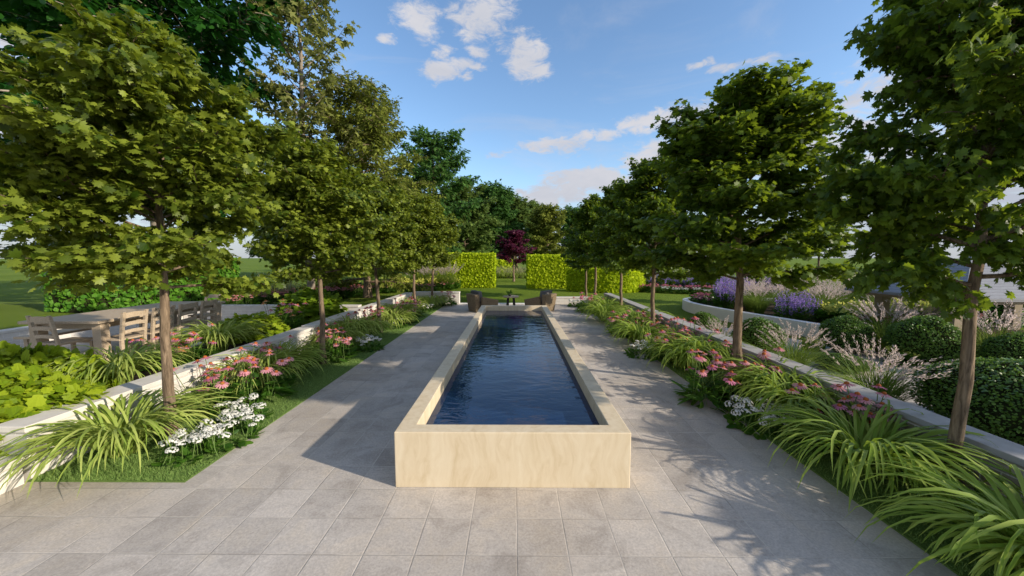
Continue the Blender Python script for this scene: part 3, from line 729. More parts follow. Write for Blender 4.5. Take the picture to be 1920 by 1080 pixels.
PLU = [plume_mesh(700 + k) for k in range(2)]
def grass(seed, loc, label, s=1.0, group='feathery grasses in the right hand garden'):
    o = empty('ornamental_grass', loc, seed * 1.3)
    o.scale = s if not np.isscalar(s) else (s, s, s)
    child('blades', GRASSB[seed % 2], o); child('plumes', PLU[seed % 2], o)
    return tag(o, label, 'grass plant', group)
def ball(seed, n=5200, flat=.85, size=.035, mat='box'):
    rs = np.random.default_rng(seed); g = Geo()
    D = unit(rs.normal(0, 1, (n, 3)))
    def rad(D): return .5 * (1 + .035 * np.sin(D[:, 0] * 6 + seed) + .03 * np.sin(D[:, 1] * 7 + 2) + .03 * np.sin(D[:, 2] * 8 + D[:, 0] * 4))
    P = D * (rad(D) * rs.uniform(.93, 1.03, n))[:, None] * [1, 1, flat] + [0, 0, .5 * flat]
    g.inst(OVAL, P, unit(D * .5 + rs.normal(0, .7, (n, 3))), unit(D + rs.normal(0, .5, (n, 3))), size * rs.uniform(.7, 1.3, n), 0, 1.3)
    a, b = np.meshgrid(np.linspace(0, math.pi, 14), np.linspace(0, 2 * math.pi, 25)[:-1], indexing='ij')
    C = np.stack([np.sin(a) * np.cos(b), np.sin(a) * np.sin(b), np.cos(a)], -1).reshape(-1, 3); C = C * (rad(C) * .93)[:, None] * [1, 1, flat] + [0, 0, .5 * flat]
    f = [(i * 24 + j, (i + 1) * 24 + j, (i + 1) * 24 + (j + 1) % 24, i * 24 + (j + 1) % 24) for i in range(13) for j in range(24)]
    g.add(C, f, 1, True)
    return g.mesh('box_ball', M[mat], M['core'])
BALL = [ball(1, 7500, .85, .03), ball(2, 7500, .85, .03)]
BUSH = [ball(3, 15000, .62, .0165)]
def mound(seed, n, r, h, leaf, size, mat):
    rs = np.random.default_rng(seed); D = unit(rs.normal(0, 1, (n, 3))); D[:, 2] = np.abs(D[:, 2])
    k = 1 + .08 * np.sin(D[:, 0] * 5 + seed) + .08 * np.sin(D[:, 1] * 6)
    P = D * [r, r, h] * (k * rs.uniform(.72, 1.02, n))[:, None]
    tp = unit(D * [1, 1, .2] + [0, 0, -.25] + rs.normal(0, .45, (n, 3)))
    g = Geo().inst(leaf, P, tp, unit(D * .5 + [0, 0, .8] + rs.normal(0, .3, (n, 3))), size * rs.uniform(.7, 1.25, n), 0)
    a, b = np.meshgrid(np.linspace(0, math.pi / 2, 8), np.linspace(0, 2 * math.pi, 21)[:-1], indexing='ij')
    C = np.stack([np.sin(a) * np.cos(b) * r * .72, np.sin(a) * np.sin(b) * r * .72, np.cos(a) * h * .72], -1).reshape(-1, 3)
    g.add(C, [(i * 20 + j, (i + 1) * 20 + j, (i + 1) * 20 + (j + 1) % 20, i * 20 + (j + 1) % 20) for i in range(7) for j in range(20)], 1, True)
    return g.mesh('leafy_mound', M[mat], M['core'])
HEU = mound(801, 2200, .62, .34, ROUND, .078, 'heuchera')
FER = [mound(802, 1100, .55, .60, LOBED, .12, 'ferny'), mound(803, 1000, .55, .44, LOBED, .11, 'heuchera')]

GL = 'arching daylily clumps in the beds'
def lily(i, loc, s, label, cool=False):
    o = link('daylily', (LILYC if cool else LILY)[i % (2 if cool else 3)], None, loc, (0, 0, i * 1.9)); o.scale = (s, s, s)
    return tag(o, label, 'plant', GL)
# left bed, from the near end
lily(0, (-3.36, 2.98, .01), .97, 'large yellow green daylily at the near end of the left bed, spilling onto the paving')
lily(1, at(520, 5.0, .01), .98, 'daylily clump behind the pink coneflowers on the left path edge')
lily(2, at(680, 7.4, .01), .9, 'daylily between the second and third left maples')
lily(0, at(745, 9.6, .01), .95, 'daylily below the third left maple, next to pink flowers')
lily(1, at(812, 12.3, .01), .9, 'farthest daylily of the left bed, beside the wall end')
lily(2, at(630, 6.6, .01), .8, 'daylily right behind the second left maple trunk')
candytuft(1, at(365, 2.98, .01), 'white flower clump beside the front daylily of the left bed', 20, .20, 1.0)
candytuft(2, at(425, 3.22, .01), 'white flower clump at the path edge in front of the left coneflowers', 24, .25, 1.05)
candytuft(6, at(452, 3.6, .01), 'white flower clump tucked under the left coneflowers', 16, .2, 1.0)
candytuft(3, at(690, 6.6, .01), 'white flowers at the left path edge below the second maple', 16, .22, 1.1)
candytuft(4, at(742, 8.7, .01), 'white flowers at the left path edge below the third maple', 16, .22, 1.1)
candytuft(5, at(800, 11.4, .01), 'small white flower clump near the far end of the left bed', 14, .2, 1.1)
coneflower(19, (-3.38, 3.95, .01), 'pink coneflowers right behind the first left maple trunk', 14, ('pink', 'magenta'), .24, 1.0)
coneflower(20, (-3.4, 5.25, .01), 'pink coneflowers along the wall between the first two left maples', 16, ('pink', 'magenta'), .28, 1.0)
coneflower(10, at(440, 4.25, .01), 'pink coneflowers left of the first left maple trunk, against the wall', 17, ('pink', 'pink', 'magenta'), .28, 1.08)
coneflower(11, at(500, 4.30, .01), 'pink coneflowers at the path edge just behind the front white flowers', 20, ('pink',), .30, 1.08)
coneflower(12, at(628, 5.9, .01), 'pink coneflowers at the base of the second left maple', 16, ('pink',), .24)
coneflower(13, at(700, 8.3, .01), 'magenta coneflowers along the wall by the third left maple', 16, ('magenta', 'pink'), .26)
coneflower(14, at(770, 10.2, .01), 'coneflowers beside the fourth left maple', 20, ('pink',), .34, 1.05)
coneflower(15, at(765, 10.8, .01), 'dark pink coneflowers behind the fourth left maple', 16, ('magenta', 'pink'), .3, 1.05)
coneflower(16, at(838, 12.8, .01), 'pale pink coneflowers at the corner of the far wall end', 18, ('pink',), .3)
lily(1, (-3.4, 4.6, .01), .95, 'daylily between the front coneflowers and the brick wall on the left')
lily(2, (-3.4, 7.2, .01), 1.0, 'daylily tight against the left wall before the third maple')
lily(0, (-3.35, 9.9, .01), .9, 'daylily at the wall side by the third left maple trunk')
lily(1, (-3.2, 11.6, .01), .9, 'daylily between the fourth and fifth left maples')
coneflower(17, (-3.3, 6.35, .01), 'pink coneflowers at the wall right of the second left maple trunk', 16, ('pink', 'magenta'), .28, 1.0)
coneflower(18, (-2.85, 9.3, .01), 'pale pink coneflowers on the path side of the third left maple', 18, ('pink',), .3, 1.0)
# right bed
lily(2, (2.98, 3.75, .01), .95, 'daylily touching the right wall between two coneflower clumps', True)
lily(0, (3.0, 5.6, .01), 1.0, 'daylily at the wall just beyond the second right maple', True)
lily(1, (2.95, 8.6, .01), 1.02, 'daylily at the wall beyond the third right maple', True)
lily(0, (3.0, 12.2, .01), .9, 'daylily at the wall between the last two right maples', True)
coneflower(39, (3.0, 5.15, .01), 'coneflowers at the wall right behind the second right maple', 14, ('magenta', 'pink'), .24, 1.0)
coneflower(30, (2.62, 5.9, .01), 'pink coneflowers on the path side between the second and third right maples', 18, ('pink', 'magenta'), .28, 1.0)
lily(0, (2.72, 1.72, .01), .98, 'daylily at the bottom right corner, cut off by the frame', True)
lily(1, (2.74, 2.72, .01), 1.02, 'big daylily in the right bed left of the thick maple trunk', True)
lily(0, at(1462, 4.1, .01), 1.0, 'daylily right of the second right maple trunk', True)
lily(1, at(1285, 5.5, .01), .95, 'daylily left of the second right maple, behind coneflowers', True)
lily(0, at(1200, 7.0, .01), .95, 'daylily below the third right maple', True)
lily(1, at(1133, 9.6, .01), 1.05, 'daylily below the fourth right maple', True)
lily(0, at(1140, 10.9, .01), 1.0, 'farthest daylily of the right bed', True)
candytuft(21, at(1420, 3.55, .01), 'white flowers on the right path edge beside the near coneflowers', 22, .25, 1.12)
candytuft(22, at(1465, 3.45, .01), 'white flower clump close behind the first one on the right', 14, .2, 1.05)
candytuft(23, at(1205, 6.2, .01), 'white flowers at the right path edge below the third maple', 16, .22, 1.1)
candytuft(24, at(1235, 6.6, .01), 'white flowers touching the third right maple trunk', 14, .2, 1.05)
candytuft(25, at(1868, 2.36, .01), 'white flowers against the brick wall behind the thick maple trunk', 14, .16, .9)
candytuft(26, at(1080, 12.6, .01), 'whitish flowers beside the low far wall end on the right', 16, .26, 1.2)
coneflower(31, at(1330, 4.15, .01), 'pink coneflowers left of the second right maple trunk', 18, ('pink', 'magenta'), .30, 1.05)
coneflower(32, at(1385, 4.25, .01), 'pink coneflowers at the foot of the second right maple', 12, ('pink', 'magenta'), .22)
coneflower(33, at(1550, 3.25, .01), 'pink coneflowers behind the big right daylily', 16, ('pink',), .27, 1.0)
coneflower(34, at(1618, 3.05, .01), 'coneflowers leaning against the right brick wall', 12, ('pink', 'magenta'), .2, 1.0)
coneflower(35, at(1172, 7.9, .01), 'pink coneflowers at the right path edge before the fourth maple', 20, ('pink', 'magenta'), .34, 1.1)
coneflower(36, at(1225, 7.7, .01), 'dark pink coneflowers beside the third right maple', 18, ('magenta', 'pink'), .32, 1.1)
coneflower(37, at(1260, 7.0, .01), 'coneflowers by the wall right of the third right maple', 14, ('pink', 'magenta'), .28, 1.05)
coneflower(38, at(1103, 11.3, .01), 'farthest pink coneflowers of the right bed, near the armchairs', 22, ('pink', 'magenta'), .36, 1.15)
coneflower(43, (3.02, 4.35, .01), 'coneflowers at the wall between the second right maple and the near daylilies', 16, ('pink', 'magenta'), .26, 1.12)
coneflower(44, (3.0, 6.4, .01), 'tall coneflowers at the right wall halfway to the third maple', 18, ('pink', 'magenta'), .3, 1.15)
lily(2, (2.62, 8.2, .01), .95, 'daylily at the path edge between the third and fourth right maples', True)
coneflower(45, (-3.35, 8.0, .01), 'coneflowers at the left wall right beside the third maple trunk', 16, ('pink', 'magenta'), .28, 1.1)
lily(1, (-3.0, 8.8, .01), .9, 'daylily in the middle of the left bed just past the third maple')
# terrace planter (behind the left wall)
def mnd(me, loc, s, label, rz=0, name='leafy_mound'):
    o = link(name, me, None, loc, (0, 0, rz)); o.scale = s if not np.isscalar(s) else (s, s, s)
    return tag(o, label, 'bush')
mnd(HEU, (-4.42, 3.02, .26), (1.0, 1.0, 1.15), 'lime green mound of lobed leaves behind the wall at the left edge')
mnd(HEU, at(75, 3.62, .26), (.85, .85, 1.5), 'taller lime leaf mound in front of the head chair', 2.0)
lily(2, at(226, 4.0, .26), .92, 'daylily behind the near wall, in front of the table legs')
coneflower(40, at(312, 4.7, .26), 'mixed pink and peach coneflowers between table and maple trunk', 22, ('pink', 'peach', 'magenta'), .34, .9)
coneflower(41, at(360, 4.9, .26), 'coneflowers behind the first maple trunk, on the planter soil', 14, ('pink', 'magenta'), .26, .85)
lily(0, at(412, 5.5, .26), .95, 'daylily in the terrace planter right of the first maple trunk')
mnd(FER[1], at(474, 6.5, .26), .92, 'yellow green bush in the terrace planter', 1.0)
coneflower(42, at(532, 7.2, .26), 'pink and peach coneflowers between the two leafy bushes', 18, ('pink', 'peach', 'magenta'), .34, 1.05)
mnd(FER[0], at(582, 8.4, .26), 1.2, 'taller green lobed leaf bush in the terrace planter', 3.0)

# left border round the lawn
def drift(kind, pts, label, group, jit=.25, s=(.9, 1.25), z=0.0, name='flower_clump'):
    for i, (x, y) in enumerate(pts):
        me = (SPIKE if kind == 'spike' else FAR[kind])[i % 2]
        o = link(name, me, None, (x + rng.normal(0, jit * .5), y + rng.normal(0, jit * .5), z - .02), (0, 0, rng.uniform(0, 6)))
        k = rng.uniform(*s); o.scale = (k, k, k)
        tag(o, label, 'flowers', group)
def along(p, q, n): return [tuple(np.array(p) * (1 - t) + np.array(q) * t) for t in np.linspace(0, 1, n)]
drift('pink', along((-9.6, 12.3), (-8.1, 14.4), 8), 'pink coneflower clump in the border behind the terrace wall', 'coneflowers in the left lawn border')
drift('pink', along((-7.9, 14.2), (-7.0, 16.0), 6), 'pink coneflower clump right of the pale reeds on the left lawn', 'coneflowers right of the reeds')
drift('yellow', along((-10.4, 13.2), (-7.4, 17.0), 9), 'yellow green flower clump behind the pink row on the left lawn', 'yellow flowers in the left lawn border', s=(1.1, 1.5))
drift('yellow', along((-6.9, 17.8), (-3.3, 20.0), 13), 'yellow topped clump in the long border before the lime hedge', 'yellow flowers before the lime hedge', s=(1.1, 1.4))
drift('pink', along((-6.7, 17.4), (-3.4, 19.6), 13), 'pink flowered clump in front of the yellow border by the lime hedge', 'pink flowers before the yellow border', s=(.8, 1.0))
for k, (x, y, s) in enumerate([(-9.0, 13.2, 1.15), (-8.6, 13.5, 1.0)]):
    o = link('reed_clump', REED, None, (x, y, -.02), (0, 0, k)); o.scale = (s, s, s)
    tag(o, ['tall pale reed clump in the pink border left of the second maple', 'smaller pale reed clump beside the tall one in the pink border'][k], 'reeds', 'pale reeds in the left border')
for k, px in enumerate((778, 800, 822, 842)):
    o = grass(k, at(px, 19.6, -.02), 'pale grass plume clump at the left end of the lime hedge', 1.35, 'grasses before the left lime hedge')
for k in range(9):
    o = link('reed_clump' if k % 2 else 'strap_leaf_plant', REED if k % 2 else LILY[k % 3], None, at(920 + k * 11, 30.5, -.02), (0, 0, k)); o.scale = (1.1,) * 3
    tag(o, 'pale reed clump in the bed behind the purple tree' if k % 2 else 'strap leaved clump in the bed behind the purple tree', 'reeds' if k % 2 else 'plant', 'reeds behind the purple tree' if k % 2 else 'strap plants behind the purple tree')

# ------------------------------------------------------------------ right hand garden
def boxball(loc, s, label, k=0, flat=1.0):
    o = link('box_ball', BALL[k % 2], None, loc, (0, 0, k * 2.1)); o.scale = (s, s, s * flat)
    return tag(o, label, 'bush', 'clipped box balls in the right hand garden')
o = link('box_bush', BUSH[0], None, (4.78, 3.22, 0), (0, 0, .3)); o.scale = (1.8, 1.45, 1.2); tag(o, 'large dark box mound behind the wall in the lower right', 'bush')
boxball(at(1728, 5.75), .86, 'biggest clipped box ball, left of the thick maple trunk', 0, 1.02)
boxball(at(1584, 6.5), .74, 'clipped box ball with the pale path in front of it', 1, 1.0)
boxball(at(1420, 6.3), .74, 'clipped box ball behind the second right maple trunk', 2, 1.0)
boxball(at(1316, 7.4), .66, 'clipped box ball nearest the curved white wall end', 3, 1.0)
boxball(at(1912, 5.0), .74, 'clipped box ball cut by the right edge', 4, 1.0)
o = link('box_bush', BUSH[0], None, at(1580, 5.45), (0, 0, 2.3)); o.scale = (.75, .6, .36); tag(o, 'low flat box bush in front of the box balls', 'bush')
grass(1, at(1640, 3.95), 'large feathery grass in front of the box balls beside the wall', (.98, .98, .72))
grass(2, at(1488, 5.2), 'feathery grass right of the second right maple trunk', (.78, .78, .7))
grass(3, at(1350, 6.2), 'feathery grass left of the second right maple trunk', (.7, .7, .62))
grass(4, at(1656, 6.4), 'tall feathery grass between two box balls', .9)
grass(5, at(1862, 5.5), 'feathery grass right of the thick maple trunk', .95)
grass(0, at(1700, 6.9), 'feathery grass beside the tan pavilion post', .9)

# planting of the raised curved bed
drift('magenta', [(6.05, 11.9), (6.25, 12.3), (6.0, 11.4), (6.5, 12.5)], 'reddish flower clump at the rounded end of the curved wall', 'reddish flowers at the wall end', z=.2, s=(.6, .75))
drift('spike', along((6.3, 11.1), (7.4, 12.0), 7), 'violet flower spikes behind the rounded wall end', 'violet spikes at the wall end', z=.2, s=(1.1, 1.4), name='violet_flower_plant')
drift('spike', [(6.75, 8.95), (7.0, 8.75), (7.25, 9.1)], 'violet flower spikes beside the nearer curve of the white wall', 'violet spikes by the nearer wall', z=.2, s=(1.0, 1.25), name='violet_flower_plant')
for k, (x, y) in enumerate([(6.6, 10.1), (7.0, 10.7), (7.5, 10.2), (6.5, 9.6), (8.0, 10.7), (8.2, 9.8), (7.8, 9.1), (8.9, 10.0), (9.1, 8.9), (7.6, 11.5), (8.6, 11.4)]):
    grass(k, (x, y, .2), 'pale feathery grass inside the curved white bed', .8, 'pale grasses in the curved bed')
drift('yellow', along((7.5, 8.5), (10.2, 8.8), 9) + along((7.4, 8.1), (9.8, 8.3), 8), 'low yellow green clump in the curved bed', 'yellow green clumps in the curved bed', z=.2, s=(.8, 1.0))
drift('pink', along((7.4, 7.7), (9.8, 7.9), 8), 'low pinkish clump at the front of the yellow green drift', 'pinkish clumps in the curved bed', z=.2, s=(.6, .75))
drift('yellow', [(6.1, 6.5), (6.3, 5.6), (5.3, 6.5)], 'yellow green ground plant near the pavilion posts', 'ground plants by the pavilion', s=(.5, .65))
# far right border: rows of violet, pink and white
drift('spike', along((6.6, 19.4), (12.5, 17.4), 16), 'violet flower spikes in the far border beyond the lawn', 'violet spikes in the far right border', s=(1.3, 1.7), name='violet_flower_plant')
drift('magenta', along((6.4, 18.4), (11.6, 16.0), 15), 'dark pink clump in the far border beyond the lawn', 'dark pink row in the far right border', s=(.8, 1.0))
drift('white', along((7.4, 17.5), (10.5, 16.0), 9), 'white flower clump at the front of the far border', 'white row in the far right border', s=(.6, .75))
drift('spike', along((10.5, 14.3), (15.5, 12.2), 9), 'violet spikes near the garden bench', 'violet spikes by the bench', s=(1.0, 1.2), name='violet_flower_plant')
for k, (x, y) in enumerate(along((8.5, 20.5), (14.5, 17.5), 9) + along((10.5, 12.6), (14.5, 10.2), 8)):
    grass(k, (x, y, 0), 'pale feathery grass in the far right border', 1.1, 'pale grasses in the far right border')

# ------------------------------------------------------------------ furniture
def place_parts(parent, name, geos, mat, w=.006):
    for nm, g in geos: bevel(child(nm, g.mesh(nm, M[mat]), parent), w)
def chair(loc, rz, label):          # faces local +Y; the ladder back is at -Y
    o = empty('ladder_back_chair', loc, rz)
    W, D, SH, H = .37, .42, .44, .87
    for sx in (-1, 1):
        x = sx * (W / 2 - .02)
        pts = [(x, -D / 2 + .01, .0), (x, -D / 2 + .0, SH), (x, -D / 2 - .035, H * .78), (x, -D / 2 - .07, H)]
        g = Geo()
        for p, q in zip(pts[:-1], pts[1:]):
            p, q = np.array(p), np.array(q); w, d = .021, .018
            v = [(p[0] + a * w, p[1] + b * d, p[2]) for a, b in ((-1, -1), (1, -1), (1, 1), (-1, 1))] + [(q[0] + a * w, q[1] + b * d, q[2]) for a, b in ((-1, -1), (1, -1), (1, 1), (-1, 1))]
            g.add(v, [(0, 3, 2, 1), (4, 5, 6, 7), (0, 1, 5, 4), (1, 2, 6, 5), (2, 3, 7, 6), (3, 0, 4, 7)])
        child('back_post', g.mesh('back_post', M['teak']), o)
        child('leg', Geo().box((x, D / 2 - .025, SH / 2 - .015), (.04, .04, SH - .03)).mesh('leg', M['teak']), o)
        child('stretcher', Geo().box((x, 0, .16), (.02, D - .09, .028)).mesh('stretcher', M['teak']), o)
    bevel(child('seat', Geo().box((0, 0, SH), (W + .02, D - .0, .03)).box((0, D / 2 - .03, SH - .04), (W - .09, .02, .05)).mesh('seat', M['teak']), o), .006)
    for k, z in enumerate((.545, .665, .80)):
        yy = -D / 2 - .01 - (z - SH) * .13; hh = (.05, .055, .08)[k]
        g = Geo(); n = 8; xs_ = np.linspace(-W / 2 + .04, W / 2 - .04, n); cv = (1 - (xs_ / (W / 2)) ** 2)
        v = []
        for x, c in zip(xs_, cv):
            for dy, dz in ((-.009, -.5), (.009, -.5), (.009, .5), (-.009, .5)): v.append((x, yy - c * .02 + dy, z + dz * hh + c * .022))
        f = [(i * 4 + a, i * 4 + (a + 1) % 4, i * 4 + 4 + (a + 1) % 4, i * 4 + 4 + a) for i in range(n - 1) for a in range(4)] + [(0, 3, 2, 1), (4 * n - 4, 4 * n - 3, 4 * n - 2, 4 * n - 1)]
        child('back_slat', g.add(v, f).mesh('back_slat', M['teak']), o)
    return tag(o, label, 'chair', 'wooden dining chairs round the table')
tb = empty('dining_table', (-6.82, 6.52, 0), R(2))
TW, TL = 1.16, 2.5
bevel(child('tabletop', Geo().box((0, 0, .735), (TW, TL, .045)).mesh('tabletop', M['teak']), tb), .008)
bevel(child('apron', Geo().box((TW / 2 - .14, 0, .665), (.03, TL - .36, .09)).box((-TW / 2 + .14, 0, .665), (.03, TL - .36, .09)).box((0, TL / 2 - .14, .665), (TW - .36, .03, .09)).box((0, -TL / 2 + .14, .665), (TW - .36, .03, .09)).mesh('apron', M['teak']), tb), .004)
for sx in (-1, 1):
    for sy in (-1, 1):
        bevel(child('leg', Geo().box((sx * (TW / 2 - .12), sy * (TL / 2 - .14), .355), (.13, .13, .71)).mesh('leg', M['teak']), tb), .006)
tag(tb, 'long weathered teak dining table on the left terrace', 'table')
for k, (y, lab) in enumerate([(5.62, 'wooden chair on the near side of the dining table, closest to its near leg'), (6.10, 'second wooden chair along the near side of the dining table'),
                              (6.58, 'third side chair, just right of the maple trunk'), (7.05, 'last chair on the near side of the dining table')]):
    chair((-6.24 - .015 * k, y, 0), R(90) + .03 * (k - 1.5), lab)
chair((-6.78, 5.36, 0), R(-4), 'wooden chair at the near head of the dining table')
chair((-6.9, 7.95, 0), R(180), 'wooden chair at the far head of the dining table')
bn = empty('garden_bench', (-7.72, 6.6, 0), R(2))
bevel(child('seat', Geo().box((0, 0, .44), (.36, 2.1, .04)).mesh('seat', M['teak']), bn), .006)
for sy in (-1, 1):
    bevel(child('leg_frame', Geo().box((-.12, sy * .92, .21), (.06, .07, .42)).box((.12, sy * .92, .21), (.06, .07, .42)).box((0, sy * .92, .36), (.17, .05, .06)).mesh('leg_frame', M['teak']), bn), .004)
tag(bn, 'backless wooden bench along the far side of the dining table', 'bench')

def armchair(loc, rz, label):        # faces local +Y
    o = empty('wicker_armchair', loc, rz)
    g = Geo(); g.box((0, -.30, .28), (.50, .14, .56), top=(1.25, 1.1), sh=(0, -.06))
    bevel(child('backrest', g.mesh('backrest', M['wicker']), o), .009, 2)
    for sx in (-1, 1):
        v = [(sx * .24, -.225, .0), (sx * .34, -.225, .0), (sx * .34, .34, .0), (sx * .24, .34, .0), (sx * .28, -.225, .50), (sx * .40, -.225, .50), (sx * .37, .38, .36), (sx * .27, .38, .36)]
        f = [(0, 3, 2, 1), (4, 5, 6, 7), (0, 1, 5, 4), (1, 2, 6, 5), (2, 3, 7, 6), (3, 0, 4, 7)]
        bevel(child('arm', Geo().add(v, [t[::sx] for t in f]).mesh('arm', M['wicker']), o), .015, 3)
    bevel(child('base', Geo().box((0, .05, .13), (.47, .54, .26)).mesh('base', M['wicker']), o), .01)
    bevel(child('seat_cushion', Geo().box((0, .06, .32), (.46, .52, .11)).mesh('seat_cushion', M['dark_seat']), o), .03, 3)
    bevel(child('back_cushion', Geo().box((0, -.18, .50), (.50, .14, .32), sh=(0, -.06)).mesh('back_cushion', M['dark_seat']), o), .022, 3)
    return tag(o, label, 'armchair', 'wicker armchairs at the far end of the pool')
armchair((-1.02, 11.5, 0), R(-55), 'brown wicker armchair left of the small table, its back to the left path')
armchair((.83, 11.6, 0), R(50), 'olive brown wicker armchair right of the small table')
st = empty('side_table', (-.12, 11.9, 0))
child('table_top', Geo().lathe([(.0005, .40), (.26, .40), (.27, .42), (.26, .44), (.0005, .44)], 28).mesh('table_top', M['teak']), st)
for k in range(4):
    a = k * math.pi / 2 + .6
    child('leg', Geo().tube([(.17 * math.cos(a), .17 * math.sin(a), 0), (.13 * math.cos(a), .13 * math.sin(a), .40)], .022, 8).mesh('leg', M['black_metal']), st)
tag(st, 'small round side table with dark legs between the two armchairs', 'table')
pt = empty('potted_plant', (-.16, 11.85, .44))
child('pot', Geo().lathe([(.0005, 0), (.04, 0), (.055, .07), (.05, .07), (.045, .06), (.0005, .06)], 16).mesh('pot', M['black_metal']), pt)
child('leaves', foliage(900, 26, .05, .08, LANCE, .12, 'perennial', 'leaves', 1.0), pt).location = (0, 0, .05)
tag(pt, 'tiny potted plant on the round side table', 'potted plant')

# garden bench / lounger far right
lb = empty('sun_lounger', at(1512, 13.2), R(20))
child('frame', Geo().box((0, 0, .22), (1.5, .6, .06)).box((-.65, -.25, .1), (.06, .06, .2)).box((.65, -.25, .1), (.06, .06, .2)).box((-.65, .25, .1), (.06, .06, .2)).box((.65, .25, .1), (.06, .06, .2)).mesh('frame', M['black_metal']), lb)
v = [(-.75, -.29, .27), (-.68, -.29, .25), (-.68, .29, .25), (-.75, .29, .27)]
child('backrest', Geo().box((0, 0, 0), (.62, .58, .05)).mesh('backrest', M['dark_seat']), lb, (-.55, 0, .45), (0, R(38), 0))
child('seat_cushion', Geo().box((.2, 0, .28), (1.05, .56, .06)).mesh('seat_cushion', M['dark_seat']), lb)
tag(lb, 'dark reclining lounger under the far garden tree', 'lounger')
curved_wall('seat_wall', [at(1455, 14.0)[:2], at(1480, 13.3)[:2], at(1512, 12.6)[:2]], .3, .3, 'low pale stone seat wall left of the dark lounger', 'cap')

# low pavilion at the right edge
pv = empty('garden_pavilion', (9.0, 6.95, 0))
def rel(x, y, z): return (x - 7.8, y - 5.75, z)
PE = .93
posts = [(6.32, 5.0), (6.55, 6.45), (7.75, 6.4), (9.3, 5.0), (9.3, 6.45)]
for k, (x, y) in enumerate(posts):
    bevel(child('post', Geo().box(rel(x, y, PE / 2), (.17, .17, PE)).mesh('post', M['post']), pv), .006)
x0, x1, y0, y1 = 6.2, 9.5, 4.8, 6.7
g = Geo()
for (a, b) in (((x0, y0), (x1, y0)), ((x1, y0), (x1, y1)), ((x1, y1), (x0, y1)), ((x0, y1), (x0, y0))):
    cx, cy = (a[0] + b[0]) / 2, (a[1] + b[1]) / 2
    g.box(rel(cx, cy, PE + .05), (abs(b[0] - a[0]) + .08, .08, .1) if a[1] == b[1] else (.08, abs(b[1] - a[1]) - .085, .1))
bevel(child('beam', g.mesh('beam', M['post']), pv), .006)
def slat_mat():
    t = NT('pale roof slats'); sp = t.n('ShaderNodeSeparateXYZ', i_Vector=t.coord())
    fr = t.math('FRACT', t.math('MULTIPLY', sp.outputs[2], 24.0)); m = t.math('LESS_THAN', fr, .16)
    n = t.noise(t.coord((2, 2, 20)), 6, 4)
    c = t.mix(m, t.ramp(n, [(.3, (.17, .18, .20)), (.7, (.24, .25, .275))]), (.16, .16, .18))
    return t.done(t.pbr(c, .6, t.bump(t.math('SUBTRACT', 1.0, m), .6, .01), .4))
M['slats'] = slat_mat()
zc = PE + .80; e = PE + .104; ox = .12
cs = [rel(x0 - ox, y0 - ox, e), rel(x1 + ox, y0 - ox, e), rel(x1 + ox, y1 + ox, e), rel(x0 - ox, y1 + ox, e)]
rg = [rel(x0 + 1.25, (y0 + y1) / 2, zc), rel(x1 - 1.25, (y0 + y1) / 2, zc)]
vv = cs + rg; vb = [(a, b, c - .05) for a, b, c in vv]
f = [(0, 1, 5, 4), (1, 2, 5), (2, 3, 4, 5), (3, 0, 4)]
f2 = [tuple(i + 6 for i in t[::-1]) for t in f] + [(i, i + 6, (i + 1) % 4 + 6, (i + 1) % 4) for i in range(4)]
child('roof', Geo().add(vv + vb, f + f2).mesh('roof', M['slats']), pv)
tag(pv, 'low garden pavilion with tan posts and a pale slatted hip roof', 'pavilion')

# ------------------------------------------------------------------ sky and sun
SAZ, SEL = math.atan2(.92, -.40), R(22)        # azimuth clockwise from +Y
sun_dir = Vector((math.sin(SAZ) * math.cos(SEL), math.cos(SAZ) * math.cos(SEL), math.sin(SEL)))
sl = bpy.data.lights.new('sun', 'SUN'); sl.energy = 3.05; sl.angle = R(.8); sl.color = (1, .88, .72)
so = bpy.data.objects.new('sun', sl); COL.objects.link(so); so.rotation_euler = (-sun_dir).to_track_quat('-Z', 'Y').to_euler(); so.location = (20, -10, 15)

w = bpy.data.worlds.new('World'); SC.world = w; w.use_nodes = True
nt = w.node_tree; nt.nodes.clear()
def N(t, **k):
    nd = nt.nodes.new(t)
    for a, b in k.items(): setattr(nd, a, b)
    return nd
def lk(a, b): nt.links.new(a, b)
sky = N('ShaderNodeTexSky', sky_type='NISHITA'); sky.sun_disc = False; sky.sun_elevation = SEL; sky.sun_rotation = SAZ
sky.air_density = 1.0; sky.dust_density = .6; sky.ozone_density = 2.2
tc = N('ShaderNodeTexCoord')
def wm(op, a, b=0.0, clamp=False):
    nd = N('ShaderNodeMath', operation=op); nd.use_clamp = clamp
    for i, v in enumerate((a, b)):
        if isinstance(v, bpy.types.NodeSocket): lk(v, nd.inputs[i])
        else: nd.inputs[i].default_value = v
    return nd.outputs[0]
def wnoise(scale, detail, rough, dist, off=(0, 0, 0), stretch=(1, 1, 2.2)):
    mp = N('ShaderNodeMapping'); lk(tc.outputs['Generated'], mp.inputs[0]); mp.inputs['Location'].default_value = off; mp.inputs['Scale'].default_value = stretch
    n = N('ShaderNodeTexNoise'); lk(mp.outputs[0], n.inputs['Vector']); n.inputs['Scale'].default_value = scale; n.inputs['Detail'].default_value = detail
    n.inputs['Roughness'].default_value = rough; n.inputs['Distortion'].default_value = dist
    return n.outputs[0]
